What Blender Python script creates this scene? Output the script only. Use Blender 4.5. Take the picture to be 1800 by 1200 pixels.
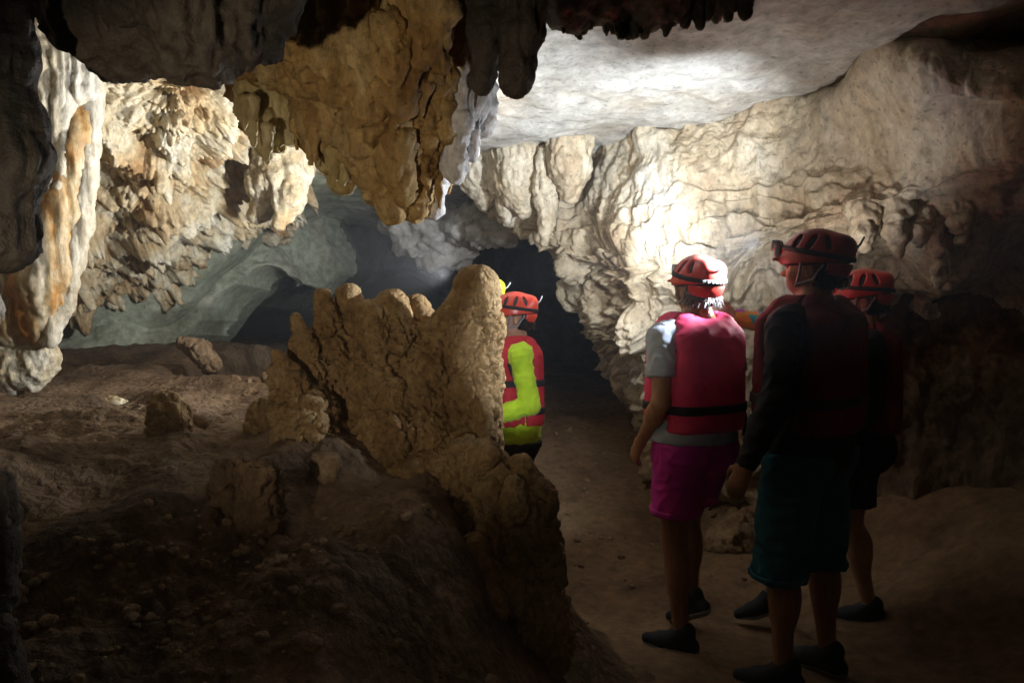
import bpy, math, random
import numpy as np
from mathutils import Vector, Matrix

for o in list(bpy.data.objects):
    bpy.data.objects.remove(o)
random.seed(7)
rng = np.random.default_rng(7)
scene = bpy.context.scene
COL = scene.collection

# ------------------------------------------------------------------ camera, world, exposure
CAMZ, PITCH, FPX = 1.6, math.atan(100 / 1350), 1350.0
cam_data = bpy.data.cameras.new('camera')
cam_data.lens = 36 * FPX / 1800
cam_data.sensor_width = 36
cam_data.clip_start, cam_data.clip_end = 0.05, 200
cam = bpy.data.objects.new('camera', cam_data)
COL.objects.link(cam)
cam.location = (0, 0, CAMZ)
cam.rotation_euler = (math.pi / 2 - PITCH, 0, 0)
scene.camera = cam

world = bpy.data.worlds.new('World')
scene.world = world
world.use_nodes = True
wn = world.node_tree.nodes
wsky = wn.new('ShaderNodeTexSky')
wsky.sky_type = 'NISHITA'
wsky.sun_disc = False
wsky.sun_elevation = math.radians(20)
wsky.sun_rotation = math.radians(180)
wn['Background'].inputs['Strength'].default_value = 0.0006   # the cave is underground
world.node_tree.links.new(wsky.outputs[0], wn['Background'].inputs['Color'])

scene.view_settings.view_transform = 'Standard'
scene.view_settings.look = 'None'
scene.view_settings.exposure = 0.0
scene.view_settings.gamma = 1.0
scene.cycles.use_denoising = True
scene.cycles.use_adaptive_sampling = True
scene.cycles.adaptive_threshold = 0.05
scene.cycles.max_bounces = 5
scene.cycles.diffuse_bounces = 4
scene.cycles.glossy_bounces = 2
scene.cycles.sample_clamp_indirect = 3.0
scene.cycles.caustics_reflective = False
scene.cycles.caustics_refractive = False


def at(px, py, Y):
    """the point at distance Y (metres along the ground) seen at a pixel of the 1800x1200 photograph"""
    dx, dy = (px - 900) / FPX, (600 - py) / FPX
    c, s = math.cos(PITCH), math.sin(PITCH)
    d = np.array([dx, c + dy * s, -s + dy * c])
    return d * (Y / d[1]) + np.array([0, 0, CAMZ])


# ------------------------------------------------------------------ noise
_prm = rng.permutation(256)
_prm = np.concatenate([_prm, _prm, _prm])
_g = rng.normal(size=(256, 3))
_g /= np.linalg.norm(_g, axis=1)[:, None]
_rv = rng.random((256, 3))


def _h(i, j, k):
    return _prm[_prm[_prm[i & 255] + (j & 255)] + (k & 255)]


def perlin(P, seed=0):
    P = np.asarray(P, dtype=np.float64) + seed * 17.31
    I = np.floor(P).astype(np.int64)
    f = P - I
    u = f * f * f * (f * (f * 6 - 15) + 10)
    out = 0
    for a in (0, 1):
        wa = u[:, 0] if a else 1 - u[:, 0]
        for b in (0, 1):
            wb = u[:, 1] if b else 1 - u[:, 1]
            for c in (0, 1):
                wc = u[:, 2] if c else 1 - u[:, 2]
                g = _g[_h(I[:, 0] + a, I[:, 1] + b, I[:, 2] + c)]
                d = g[:, 0] * (f[:, 0] - a) + g[:, 1] * (f[:, 1] - b) + g[:, 2] * (f[:, 2] - c)
                out = out + wa * wb * wc * d
    return out * 1.5


def fbm(P, octv=4, seed=0, gain=0.5, lac=2.03):
    s, a = 0, 1.0
    P = np.asarray(P, dtype=np.float64)
    for o in range(octv):
        s = s + a * perlin(P, seed + o)
        P = P * lac
        a *= gain
    return s


def ridged(P, octv=4, seed=0, gain=0.5):
    s, a = 0, 1.0
    P = np.asarray(P, dtype=np.float64)
    for o in range(octv):
        s = s + a * (1 - 2 * np.abs(perlin(P, seed + o)))
        P = P * 2.07
        a *= gain
    return s


def worley(P, seed=0):
    P = np.asarray(P, dtype=np.float64) + seed * 11.7
    I = np.floor(P).astype(np.int64)
    f = P - I
    F1 = np.full(len(P), 9.0)
    F2 = np.full(len(P), 9.0)
    for a in (-1, 0, 1):
        for b in (-1, 0, 1):
            for c in (-1, 0, 1):
                r = _rv[_h(I[:, 0] + a, I[:, 1] + b, I[:, 2] + c)]
                d = (r[:, 0] + a - f[:, 0]) ** 2 + (r[:, 1] + b - f[:, 1]) ** 2 + (r[:, 2] + c - f[:, 2]) ** 2
                n2 = np.minimum(F2, np.maximum(F1, d))
                F1 = np.minimum(F1, d)
                F2 = n2
    return np.sqrt(F1), np.sqrt(F2)


def sstep(a, b, x):
    t = np.clip((x - a) / (b - a), 0, 1)
    return t * t * (3 - 2 * t)


# ------------------------------------------------------------------ mesh helpers
def link_mesh(name, V, F, mat, parent=None, smooth=True, mats=None, midx=None):
    me = bpy.data.meshes.new(name)
    V = np.asarray(V, dtype=np.float32)
    F = np.asarray(F, dtype=np.int32)
    n, k = F.shape
    me.vertices.add(len(V))
    me.vertices.foreach_set('co', V.ravel())
    me.loops.add(n * k)
    me.loops.foreach_set('vertex_index', F.ravel())
    me.polygons.add(n)
    me.polygons.foreach_set('loop_start', np.arange(0, n * k, k, dtype=np.int32))
    me.polygons.foreach_set('loop_total', np.full(n, k, dtype=np.int32))
    me.polygons.foreach_set('use_smooth', np.full(n, smooth, dtype=bool))
    for m in (mats or [mat]):
        me.materials.append(m)
    if midx is not None:
        me.polygons.foreach_set('material_index', np.asarray(midx, dtype=np.int32))
    me.update(calc_edges=True)
    me.validate()
    o = bpy.data.objects.new(name, me)
    COL.objects.link(o)
    if parent is not None:
        o.parent = parent
    return o


def tag(o, label=None, cat=None, group=None, kind=None):
    if label: o['label'] = label
    if cat: o['category'] = cat
    if group: o['group'] = group
    if kind: o['kind'] = kind
    return o


def empty(name, loc, rz=0.0):
    e = bpy.data.objects.new(name, None)
    COL.objects.link(e)
    e.location = loc
    e.rotation_euler = (0, 0, rz)
    e.empty_display_size = 0.1
    return e


def vnormals(V, F):
    N = np.zeros_like(V)
    a, b, c, d = (V[F[:, i]] for i in range(4))
    fn = np.cross(c - a, d - b)
    for i in range(4):
        for ax in range(3):
            N[:, ax] += np.bincount(F[:, i], weights=fn[:, ax], minlength=len(V))
    return N / (np.linalg.norm(N, axis=1)[:, None] + 1e-12)


class Field:
    """a signed distance grid: smooth unions of round cones, ellipsoids and boxes, meshed by surface nets"""
    def __init__(s, lo, hi, h):
        s.lo = np.asarray(lo, float)
        s.h = h
        s.n = np.maximum(np.ceil((np.asarray(hi, float) - s.lo) / h).astype(int) + 1, 4)
        s.F = np.full(s.n, 1.0, dtype=np.float32)

    def region(s, lo, hi):
        i0 = np.clip(np.floor((lo - s.lo) / s.h).astype(int), 0, s.n)
        i1 = np.clip(np.ceil((hi - s.lo) / s.h).astype(int) + 1, 0, s.n)
        if (i1 <= i0).any():
            return None, None
        ax = [s.lo[i] + s.h * np.arange(i0[i], i1[i]) for i in range(3)]
        G = np.meshgrid(*ax, indexing='ij')
        return tuple(slice(i0[i], i1[i]) for i in range(3)), G

    def put(s, sl, d, k, op):
        A = s.F[sl]
        d = d.astype(np.float32)
        if op == 'sub':
            d = -d
            if k > 0:
                hh = np.maximum(k - np.abs(A - d), 0) / k
                s.F[sl] = np.maximum(A, d) + hh * hh * k * 0.25
            else:
                s.F[sl] = np.maximum(A, d)
        else:
            if k > 0:
                hh = np.maximum(k - np.abs(A - d), 0) / k
                s.F[sl] = np.minimum(A, d) - hh * hh * k * 0.25
            else:
                s.F[sl] = np.minimum(A, d)

    def cone(s, a, b, ra, rb, k=0.02, op='add'):
        a, b = np.asarray(a, float), np.asarray(b, float)
        r = max(ra, rb) + k + 2 * s.h + 0.03
        sl, G = s.region(np.minimum(a, b) - r, np.maximum(a, b) + r)
        if sl is None: return
        ab = b - a
        L = max(ab @ ab, 1e-9)
        t = np.clip(((G[0] - a[0]) * ab[0] + (G[1] - a[1]) * ab[1] + (G[2] - a[2]) * ab[2]) / L, 0, 1)
        d = np.sqrt((G[0] - a[0] - t * ab[0]) ** 2 + (G[1] - a[1] - t * ab[1]) ** 2 + (G[2] - a[2] - t * ab[2]) ** 2)
        s.put(sl, d - (ra + (rb - ra) * t), k, op)

    def ell(s, c, r, R=None, k=0.02, op='add'):
        c, r = np.asarray(c, float), np.asarray(r, float)
        m = (r.max() if R is not None else r) + k + 2 * s.h + 0.03
        sl, G = s.region(c - m, c + m)
        if sl is None: return
        X, Y, Z = G[0] - c[0], G[1] - c[1], G[2] - c[2]
        if R is not None:
            R = np.asarray(R)
            X, Y, Z = (R[0, i] * X + R[1, i] * Y + R[2, i] * Z for i in range(3))
        k0 = np.sqrt((X / r[0]) ** 2 + (Y / r[1]) ** 2 + (Z / r[2]) ** 2)
        k1 = np.sqrt((X / r[0] ** 2) ** 2 + (Y / r[1] ** 2) ** 2 + (Z / r[2] ** 2) ** 2)
        s.put(sl, k0 * (k0 - 1) / (k1 + 1e-6), k, op)

    def box(s, c, hf, rr, R=None, k=0.02, op='add'):
        c, hf = np.asarray(c, float), np.asarray(hf, float)
        m = np.linalg.norm(hf) + rr + k + 2 * s.h + 0.03
        sl, G = s.region(c - m, c + m)
        if sl is None: return
        X, Y, Z = G[0] - c[0], G[1] - c[1], G[2] - c[2]
        if R is not None:
            R = np.asarray(R)
            X, Y, Z = (R[0, i] * X + R[1, i] * Y + R[2, i] * Z for i in range(3))
        qx, qy, qz = np.abs(X) - hf[0] + rr, np.abs(Y) - hf[1] + rr, np.abs(Z) - hf[2] + rr
        d = np.sqrt(np.maximum(qx, 0) ** 2 + np.maximum(qy, 0) ** 2 + np.maximum(qz, 0) ** 2) \
            + np.minimum(np.maximum(qx, np.maximum(qy, qz)), 0) - rr
        s.put(sl, d, k, op)

    def grids(s):
        return np.meshgrid(*[s.lo[i] + s.h * np.arange(s.n[i]) for i in range(3)], indexing='ij', sparse=True)

    def cut(s, p, nrm):
        """keep the side the normal points away from"""
        G = s.grids()
        nrm = np.asarray(nrm, float) / np.linalg.norm(nrm)
        d = (G[0] - p[0]) * nrm[0] + (G[1] - p[1]) * nrm[1] + (G[2] - p[2]) * nrm[2]
        s.F = np.maximum(s.F, d.astype(np.float32))

    def mesh(s):
        F = s.F
        F[0], F[-1] = 1, 1
        F[:, 0], F[:, -1] = 1, 1
        F[:, :, 0], F[:, :, -1] = 1, 1
        S = F < 0
        n = np.array(F.shape) - 1
        cnt = np.zeros(n, np.int8)
        cs = [(a, b, c) for a in (0, 1) for b in (0, 1) for c in (0, 1)]
        for a, b, c in cs:
            cnt += S[a:a + n[0], b:b + n[1], c:c + n[2]]
        mask = (cnt > 0) & (cnt < 8)
        I = np.argwhere(mask)
        acc = np.zeros((len(I), 3))
        num = np.zeros(len(I))
        for c0 in cs:
            for ax in range(3):
                if c0[ax]: continue
                c1 = list(c0); c1[ax] = 1
                f0 = F[I[:, 0] + c0[0], I[:, 1] + c0[1], I[:, 2] + c0[2]]
                f1 = F[I[:, 0] + c1[0], I[:, 1] + c1[1], I[:, 2] + c1[2]]
                x = (f0 < 0) != (f1 < 0)
                t = np.where(x, f0 / np.where(f0 == f1, 1, f0 - f1), 0)
                p = np.tile(np.array(c0, float), (len(I), 1))
                p[:, ax] += t
                acc += p * x[:, None]
                num += x
        V = s.lo + s.h * (I + acc / np.maximum(num, 1)[:, None])
        idm = np.full(n, -1, np.int64)
        idm[mask] = np.arange(len(I))
        quads = []
        for ax in range(3):
            b, c = (ax + 1) % 3, (ax + 2) % 3
            A = [slice(1, -1)] * 3
            B = [slice(1, -1)] * 3
            A[ax], B[ax] = slice(0, -1), slice(1, None)
            sa, sb = S[tuple(A)], S[tuple(B)]
            ch = np.argwhere(sa != sb)
            if not len(ch): continue
            e = ch.copy()
            e[:, b] += 1
            e[:, c] += 1
            flip = sa[tuple(ch.T)]
            def cell(db, dc):
                q = e.copy()
                q[:, b] += db
                q[:, c] += dc
                return idm[tuple(q.T)]
            Q = np.stack([cell(-1, -1), cell(0, -1), cell(0, 0), cell(-1, 0)], 1)
            Q[~flip] = Q[~flip][:, ::-1]
            quads.append(Q)
        return V, np.concatenate(quads)


def rock(name, prims, h, disp, mat, parent=None, k=0.05, cuts=(), origin=None):
    """prims: (point, point, r, r) round cones or (centre, radii) ellipsoids, in world coordinates"""
    pts = []
    for p in prims:
        if len(p) == 4:
            pts += [np.asarray(p[0]) - p[2], np.asarray(p[0]) + p[2], np.asarray(p[1]) - p[3], np.asarray(p[1]) + p[3]]
        else:
            pts += [np.asarray(p[0]) - np.asarray(p[1]), np.asarray(p[0]) + np.asarray(p[1])]
    pts = np.array(pts)
    f = Field(pts.min(0) - 0.03 - 2 * h, pts.max(0) + 0.03 + 2 * h, h)
    for p in prims:
        if len(p) == 4:
            f.cone(p[0], p[1], p[2], p[3], k)
        else:
            f.ell(p[0], p[1], k=k)
    for c in cuts:
        f.cut(*c)
    V, Q = f.mesh()
    if disp is not None:
        N = vnormals(V, Q)
        V = V + N * disp(V, N)[:, None]
    if parent is not None:
        V = V - np.asarray(parent.location)
    elif origin is not None:
        V = V - np.asarray(origin)
    o = link_mesh(name, V, Q, mat, parent)
    if parent is None and origin is not None:
        o.location = origin
    return o


def catmull(C, t):
    """Catmull-Rom along axis 0 of C at t in 0..n-1"""
    n = C.shape[0]
    i = np.clip(np.floor(t).astype(int), 0, n - 2)
    f = (t - i).reshape((-1,) + (1,) * (C.ndim - 1))
    g = lambda j: np.where(((j >= 0) & (j < n)).reshape(f.shape), C[np.clip(j, 0, n - 1)],
                           np.where((j < 0).reshape(f.shape), 2 * C[0] - C[1], 2 * C[-1] - C[-2]))
    p0, p1, p2, p3 = g(i - 1), C[i], C[i + 1], g(i + 2)
    return 0.5 * (2 * p1 + (p2 - p0) * f + (2 * p0 - 5 * p1 + 4 * p2 - p3) * f ** 2 + (3 * p1 - p0 - 3 * p2 + p3) * f ** 3)


def grid_faces(nu, nv):
    i = np.arange(nu * nv).reshape(nu, nv)
    return np.stack([i[:-1, :-1], i[:-1, 1:], i[1:, 1:], i[1:, :-1]], -1).reshape(-1, 4)


def patch(name, rows, nu, nv, disp, mat, flip=False, second=None):
    """rows of (pixel x, pixel y, distance) control points, splined, then displaced along the normal"""
    C = np.array([[at(*p) for p in r] for r in rows])
    A = catmull(C, np.linspace(0, C.shape[0] - 1, nu))
    B = catmull(np.swapaxes(A, 0, 1), np.linspace(0, C.shape[1] - 1, nv))
    P = np.swapaxes(B, 0, 1)
    F = grid_faces(nu, nv)
    if flip:
        F = F[:, ::-1]
    V = P.reshape(-1, 3).copy()
    N = vnormals(V, F)
    D = disp(V, N)
    if hasattr(disp, 'hole'):          # an opening: leave the faces inside it out
        F = F[disp.hole[F].min(1) < 0.93]
    V = V + (N * D[:, None] if D.ndim == 1 else D)
    if second:
        return link_mesh(name, V, F, None, mats=[mat, second[0]], midx=second[1](V[F].mean(1)).astype(int))
    return link_mesh(name, V, F, mat)


# ------------------------------------------------------------------ materials
def new_mat(name):
    m = bpy.data.materials.new(name)
    m.use_nodes = True
    nt = m.node_tree
    return m, nt, nt.nodes['Principled BSDF']


def rock_mat(name, cols, scale=3.0, streak=0.0, bump=0.5, rough=0.8, fine=60.0, popcorn=0.0, speck=0.0, crack=0.0, detail_dist=0.012, spec=0.3, pos=None):
    """limestone: three mineral colours in patches, optional vertical streaks, dark specks, knobbly relief"""
    m, nt, b = new_mat(name)
    L = nt.links.new
    geo = nt.nodes.new('ShaderNodeNewGeometry')
    mp = nt.nodes.new('ShaderNodeMapping')
    mp.inputs['Scale'].default_value = (1, 1, 1 - 0.85 * streak)
    L(geo.outputs['Position'], mp.inputs['Vector'])
    n1 = nt.nodes.new('ShaderNodeTexNoise')
    n1.inputs['Scale'].default_value = scale
    n1.inputs['Detail'].default_value = 5
    n1.inputs['Roughness'].default_value = 0.62
    n1.inputs['Distortion'].default_value = 0.0
    L(mp.outputs[0], n1.inputs['Vector'])
    r1 = nt.nodes.new('ShaderNodeValToRGB')
    e = r1.color_ramp.elements
    ps = pos or [0.34, 0.5, 0.66]
    e[0].position, e[0].color = ps[0], (*cols[0], 1)
    e[1].position, e[1].color = ps[-1], (*cols[-1], 1)
    for i, c in enumerate(cols[1:-1]):
        q = e.new(ps[i + 1] if len(ps) == len(cols) else ps[0] + (ps[-1] - ps[0]) * (i + 1) / (len(cols) - 1))
        q.color = (*c, 1)
    L(n1.outputs['Fac'], r1.inputs['Fac'])
    n2 = nt.nodes.new('ShaderNodeTexNoise')
    n2.inputs['Scale'].default_value = scale * 9
    n2.inputs['Detail'].default_value = 4
    n2.inputs['Roughness'].default_value = 0.7
    L(mp.outputs[0], n2.inputs['Vector'])
    mr = nt.nodes.new('ShaderNodeMapRange')
    mr.inputs['From Min'].default_value, mr.inputs['From Max'].default_value = 0.3, 0.7
    mr.inputs['To Min'].default_value, mr.inputs['To Max'].default_value = 0.62, 1.28
    L(n2.outputs['Fac'], mr.inputs['Value'])
    mx = nt.nodes.new('ShaderNodeMix')
    mx.data_type = 'RGBA'
    mx.blend_type = 'MULTIPLY'
    mx.inputs['Factor'].default_value = 1.0
    L(r1.outputs['Color'], mx.inputs['A'])
    L(mr.outputs['Result'], mx.inputs['B'])
    colour = mx.outputs['Result']
    if speck > 0:
        n4 = nt.nodes.new('ShaderNodeTexNoise')
        n4.inputs['Scale'].default_value = 38
        n4.inputs['Detail'].default_value = 1
        L(geo.outputs['Position'], n4.inputs['Vector'])
        r4 = nt.nodes.new('ShaderNodeValToRGB')
        r4.color_ramp.elements[0].position, r4.color_ramp.elements[0].color = 0.62, (1, 1, 1, 1)
        r4.color_ramp.elements[1].position, r4.color_ramp.elements[1].color = 0.72, (1 - speck,) * 3 + (1,)
        L(n4.outputs['Fac'], r4.inputs['Fac'])
        m4 = nt.nodes.new('ShaderNodeMix')
        m4.data_type = 'RGBA'
        m4.blend_type = 'MULTIPLY'
        m4.inputs['Factor'].default_value = 1.0
        L(colour, m4.inputs['A'])
        L(r4.outputs['Color'], m4.inputs['B'])
        colour = m4.outputs['Result']
    L(colour, b.inputs['Base Color'])
    b.inputs['Roughness'].default_value = rough
    b.inputs['Specular IOR Level'].default_value = spec
    nf = nt.nodes.new('ShaderNodeTexNoise')
    nf.inputs['Scale'].default_value = fine
    nf.inputs['Detail'].default_value = 4
    nf.inputs['Roughness'].default_value = 0.68
    L(geo.outputs['Position'], nf.inputs['Vector'])
    hgt = nf.outputs['Fac']
    if popcorn > 0 or crack > 0:
        v = nt.nodes.new('ShaderNodeTexVoronoi')
        v.feature = 'F1' if popcorn > 0 else 'DISTANCE_TO_EDGE'
        v.inputs['Scale'].default_value = popcorn or crack
        nd = nt.nodes.new('ShaderNodeTexNoise')
        nd.inputs['Scale'].default_value = 14
        L(geo.outputs['Position'], nd.inputs['Vector'])
        va = nt.nodes.new('ShaderNodeVectorMath')
        va.operation = 'MULTIPLY_ADD'
        va.inputs[1].default_value = (0.08, 0.08, 0.08)
        L(nd.outputs['Color'], va.inputs[0])
        L(geo.outputs['Position'], va.inputs[2])
        L(va.outputs[0], v.inputs['Vector'])
        ma = nt.nodes.new('ShaderNodeMath')
        ma.operation = 'MULTIPLY_ADD'
        ma.inputs[1].default_value = -1.0 if popcorn > 0 else 1.5
        L(v.outputs['Distance'], ma.inputs[0])
        L(nf.outputs['Fac'], ma.inputs[2])
        hgt = ma.outputs[0]
    bp = nt.nodes.new('ShaderNodeBump')
    bp.inputs['Strength'].default_value = bump
    bp.inputs['Distance'].default_value = detail_dist
    L(hgt, bp.inputs['Height'])
    L(bp.outputs['Normal'], b.inputs['Normal'])
    return m


def cloth_mat(name, col, rough=0.8, weave=500.0, bump=0.25, var=0.18, sheen=0.0):
    m, nt, b = new_mat(name)
    L = nt.links.new
    tc = nt.nodes.new('ShaderNodeTexCoord')
    n = nt.nodes.new('ShaderNodeTexNoise')
    n.inputs['Scale'].default_value = 9
    n.inputs['Detail'].default_value = 6
    L(tc.outputs['Object'], n.inputs['Vector'])
    r = nt.nodes.new('ShaderNodeMapRange')
    r.inputs['From Min'].default_value, r.inputs['From Max'].default_value = 0.3, 0.7
    r.inputs['To Min'].default_value, r.inputs['To Max'].default_value = 1 - var, 1 + var
    L(n.outputs['Fac'], r.inputs['Value'])
    mx = nt.nodes.new('ShaderNodeMix')
    mx.data_type = 'RGBA'
    mx.blend_type = 'MULTIPLY'
    mx.inputs['Factor'].default_value = 1
    mx.inputs['A'].default_value = (*col, 1)
    L(r.outputs['Result'], mx.inputs['B'])
    L(mx.outputs['Result'], b.inputs['Base Color'])
    b.inputs['Roughness'].default_value = rough
    b.inputs['Specular IOR Level'].default_value = 0.25
    b.inputs['Sheen Weight'].default_value = sheen
    w = nt.nodes.new('ShaderNodeTexNoise')
    w.inputs['Scale'].default_value = weave
    L(tc.outputs['Object'], w.inputs['Vector'])
    bp = nt.nodes.new('ShaderNodeBump')
    bp.inputs['Strength'].default_value = bump
    bp.inputs['Distance'].default_value = 0.002
    L(w.outputs['Fac'], bp.inputs['Height'])
    L(bp.outputs['Normal'], b.inputs['Normal'])
    return m


def glow_mat(name, col, strength):
    m, nt, b = new_mat(name)
    b.inputs['Base Color'].default_value = (*col, 1)
    b.inputs['Emission Color'].default_value = (*col, 1)
    b.inputs['Emission Strength'].default_value = strength
    return m


M = {}
M['wall'] = rock_mat('limestone_wall', [(.30, .21, .13), (.48, .40, .28), (.56, .50, .39), (.62, .59, .53)], 1.9, 0.35, 0.7, 0.72, 45, speck=0.35, pos=[.3, .44, .56, .7])
M['ceiling'] = rock_mat('limestone_ceiling', [(.36, .32, .26), (.47, .455, .42), (.53, .52, .49)], 1.3, 0, 0.5, 0.75, 60, speck=0.3)
M['coral'] = rock_mat('coral_limestone', [(.32, .19, .08), (.46, .35, .20), (.54, .47, .33), (.58, .54, .44)], 3.0, 0.2, 0.8, 0.75, 50, speck=0.3, pos=[.32, .45, .56, .68])
M['green'] = rock_mat('green_stained_limestone', [(.20, .21, .14), (.30, .32, .24), (.38, .36, .28)], 1.6, 0, 0.5, 0.8, 40, speck=0.2)
M['brown'] = rock_mat('brown_stalactite', [(.20, .10, .03), (.36, .22, .08), (.46, .32, .14), (.52, .40, .22)], 3.2, 0.75, 0.7, 0.62, 70, speck=0.3, pos=[.33, .46, .56, .7])
M['pale'] = rock_mat('pale_calcite', [(.48, .44, .42), (.60, .58, .57), (.66, .64, .64)], 4, 0.7, 0.5, 0.55, 60)
M['yellow'] = rock_mat('yellow_calcite', [(.36, .25, .09), (.52, .42, .2), (.60, .52, .32)], 4, 0.75, 0.5, 0.6, 70)
M['flow'] = rock_mat('banded_flowstone', [(.50, .22, .045), (.55, .30, .08), (.60, .55, .42), (.64, .62, .55)], 5.5, 0.93, 0.45, 0.5, 50, pos=[.38, .44, .49, .64])
M['pale_warm'] = rock_mat('pale_warm_calcite', [(.44, .36, .24), (.58, .52, .40), (.64, .60, .52)], 7, 0.92, 0.5, 0.5, 60)
M['orange'] = rock_mat('orange_calcite', [(.36, .15, .035), (.47, .24, .07), (.53, .40, .22), (.60, .54, .42)], 6, 0.9, 0.4, 0.45, 60)
M['shade_wall'] = rock_mat('shade_darkened_wall', [(.07, .045, .03), (.13, .09, .06), (.21, .16, .11)], 2.4, 0.2, 0.8, 0.8, 50, speck=0.3)  # dark rock colour that stands for shade low on the right wall
M['dark'] = rock_mat('dark_shaded_rock', [(.035, .03, .024), (.065, .052, .04), (.11, .09, .07)], 4, 0.6, 0.7, 0.6, 60)  # near-black colour carries the shade of unlit curtains and the far wall
M['stalagmite'] = rock_mat('stalagmite_rock', [(.20, .115, .045), (.31, .20, .09), (.40, .28, .145)], 4, 0.2, 0.8, 0.8, 90, popcorn=42, detail_dist=0.014)
M['mud'] = rock_mat('mud_floor', [(.075, .045, .026), (.155, .098, .055), (.24, .16, .095)], 2.2, 0, 0.9, 0.85, 55, popcorn=24, detail_dist=0.016)
M['sand'] = rock_mat('trodden_sand', [(.14, .085, .048), (.22, .14, .08), (.28, .185, .108)], 1.6, 0, 0.5, 0.85, 90)
M['rubble'] = rock_mat('muddy_stone', [(.15, .095, .05), (.26, .175, .10), (.36, .27, .17)], 7, 0, 0.8, 0.85, 80)

# ------------------------------------------------------------------ the cave floor
_YB = np.array([-3, 0, 1.2, 2.0, 2.6, 3.0, 3.4, 4.2, 6, 8, 14.])
_XB = np.array([-.6, -.45, -.2, -.02, .1, .1, 0, -.62, -.95, -1.3, -2.])
_YH = np.array([-3, 0, 1.4, 2.2, 2.8, 3.3, 4.0, 5.0, 6.4, 8, 14.])
_HH = np.array([.5, .58, .70, .80, .94, 1.03, 1.02, 1.0, 1.1, .9, .6])


def floor_z(P, detail=True):
    x, y = P[:, 0], P[:, 1]
    q = np.stack([x, y, 0 * x], 1)
    xb = np.interp(y, _YB, _XB) + 0.10 * perlin(q * 1.7, 3)
    H = np.interp(y, _YH, _HH)
    t = sstep(xb + 0.42, xb - 0.42, x)
    z = H * t
    far = sstep(4.6, 8.5, y)
    z = z + 0.42 * far * (1 - t)
    z = z - 1.3 * sstep(4.75, 5.4, y) * sstep(-2.35, -1.85, x + .1 * perlin(q * 3, 8)) * t
    for (cx, cy, hh, rr) in ((-1.22, 2.1, .13, .22), (-.98, 2.25, .12, .20), (-1.75, 2.6, .10, .3), (-.55, 1.9, .07, .22), (-.35, 2.35, .06, .2), (-.66, 2.92, .10, .28)):
        z = z + hh * np.exp(-(((x - cx) ** 2 + (y - cy) ** 2) / rr ** 2) ** 1.4)
    # foot of the right-hand wall
    z = z + 0.5 * sstep(1.45, 2.7, x + 0.25 * sstep(4, 5.2, y) * 2 - 0.25 * sstep(3.6, 2.6, y)) ** 1.3
    z = z + 0.05 * fbm(q * 1.3, 2, 5)
    if detail:
        rough = 0.25 + 0.75 * t + 0.5 * sstep(1.5, 2.2, x)
        z = z + rough * (0.045 * fbm(q * 2.6, 3, 9) + 0.012 * (ridged(q * 7.0, 3, 12) - 0.8))
        f1, f2 = worley(q * 15 + 0.5 * fbm(q * 5, 2, 2)[:, None], 4)
        lumps = np.clip(0.62 - f1, 0, 1)
        patchy = sstep(-0.15, 0.35, perlin(q * 1.9, 21)) * t
        z = z + 0.055 * lumps * patchy
        f1, f2 = worley(q * 34, 8)
        z = z + 0.010 * np.clip(0.6 - f1, 0, 1) * (0.3 + patchy)
        z = z + 0.004 * fbm(q * 30, 2, 31)
    return z


def fz(x, y):
    return float(floor_z(np.array([[x, y, 0.0]]), False)[0])


xs = np.concatenate([np.linspace(-7, -2.2, 70, endpoint=False), np.linspace(-2.2, 1.6, 330, endpoint=False), np.linspace(1.6, 4.5, 110)])
ys = np.concatenate([np.linspace(-3, 0.9, 50, endpoint=False), np.linspace(0.9, 4.2, 300, endpoint=False), np.linspace(4.2, 15, 150)])
X, Y = np.meshgrid(xs, ys, indexing='ij')
V = np.stack([X.ravel(), Y.ravel(), 0 * X.ravel()], 1)
V[:, 2] = floor_z(V)
F = grid_faces(len(xs), len(ys))[:, ::-1]
ctr = V[F].mean(1)
trod = (ctr[:, 0] > np.interp(ctr[:, 1], _YB, _XB) + .42 + .14 * fbm(ctr * 3, 3, 23))
floor = link_mesh('cave_floor', V, F, None, mats=[M['mud'], M['sand']], midx=trod.astype(int))
tag(floor, 'brown muddy cave floor with a lumpy mound and a trodden path', kind='structure')

# ------------------------------------------------------------------ the ceiling slab
def ceil_z(P):
    x, y = P[:, 0], P[:, 1]
    z = 2.93 - 0.072 * y
    z = z - 1.55 * sstep(-1.75, -3.7, x + 0.12 * perlin(np.stack([x, y, 0 * x], 1) * 0.8, 2)) ** 1.1 * sstep(5.6, 7.0, y)
    z = z + 0.45 * sstep(-.9, -1.8, x) * sstep(6.6, 5.0, y)
    z = z + 0.05 * (x - 0.2) * sstep(5.5, 3.0, y) * (x > 0.2)
    q = np.stack([x, y * 0.8, 0 * x], 1)
    z = z + 0.07 * fbm(q * 0.8, 3, 44) + 0.022 * fbm(q * 3.1, 4, 47)
    z = z + 0.016 * ridged(np.stack([x * 2 + y * 3, y * 4 - x * 3, 0 * x], 1), 3, 14)
    z = z + 0.35 * sstep(9.0, 9.3, y + 0.3 * perlin(q * 2, 4)) * 2.0
    return z


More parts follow.
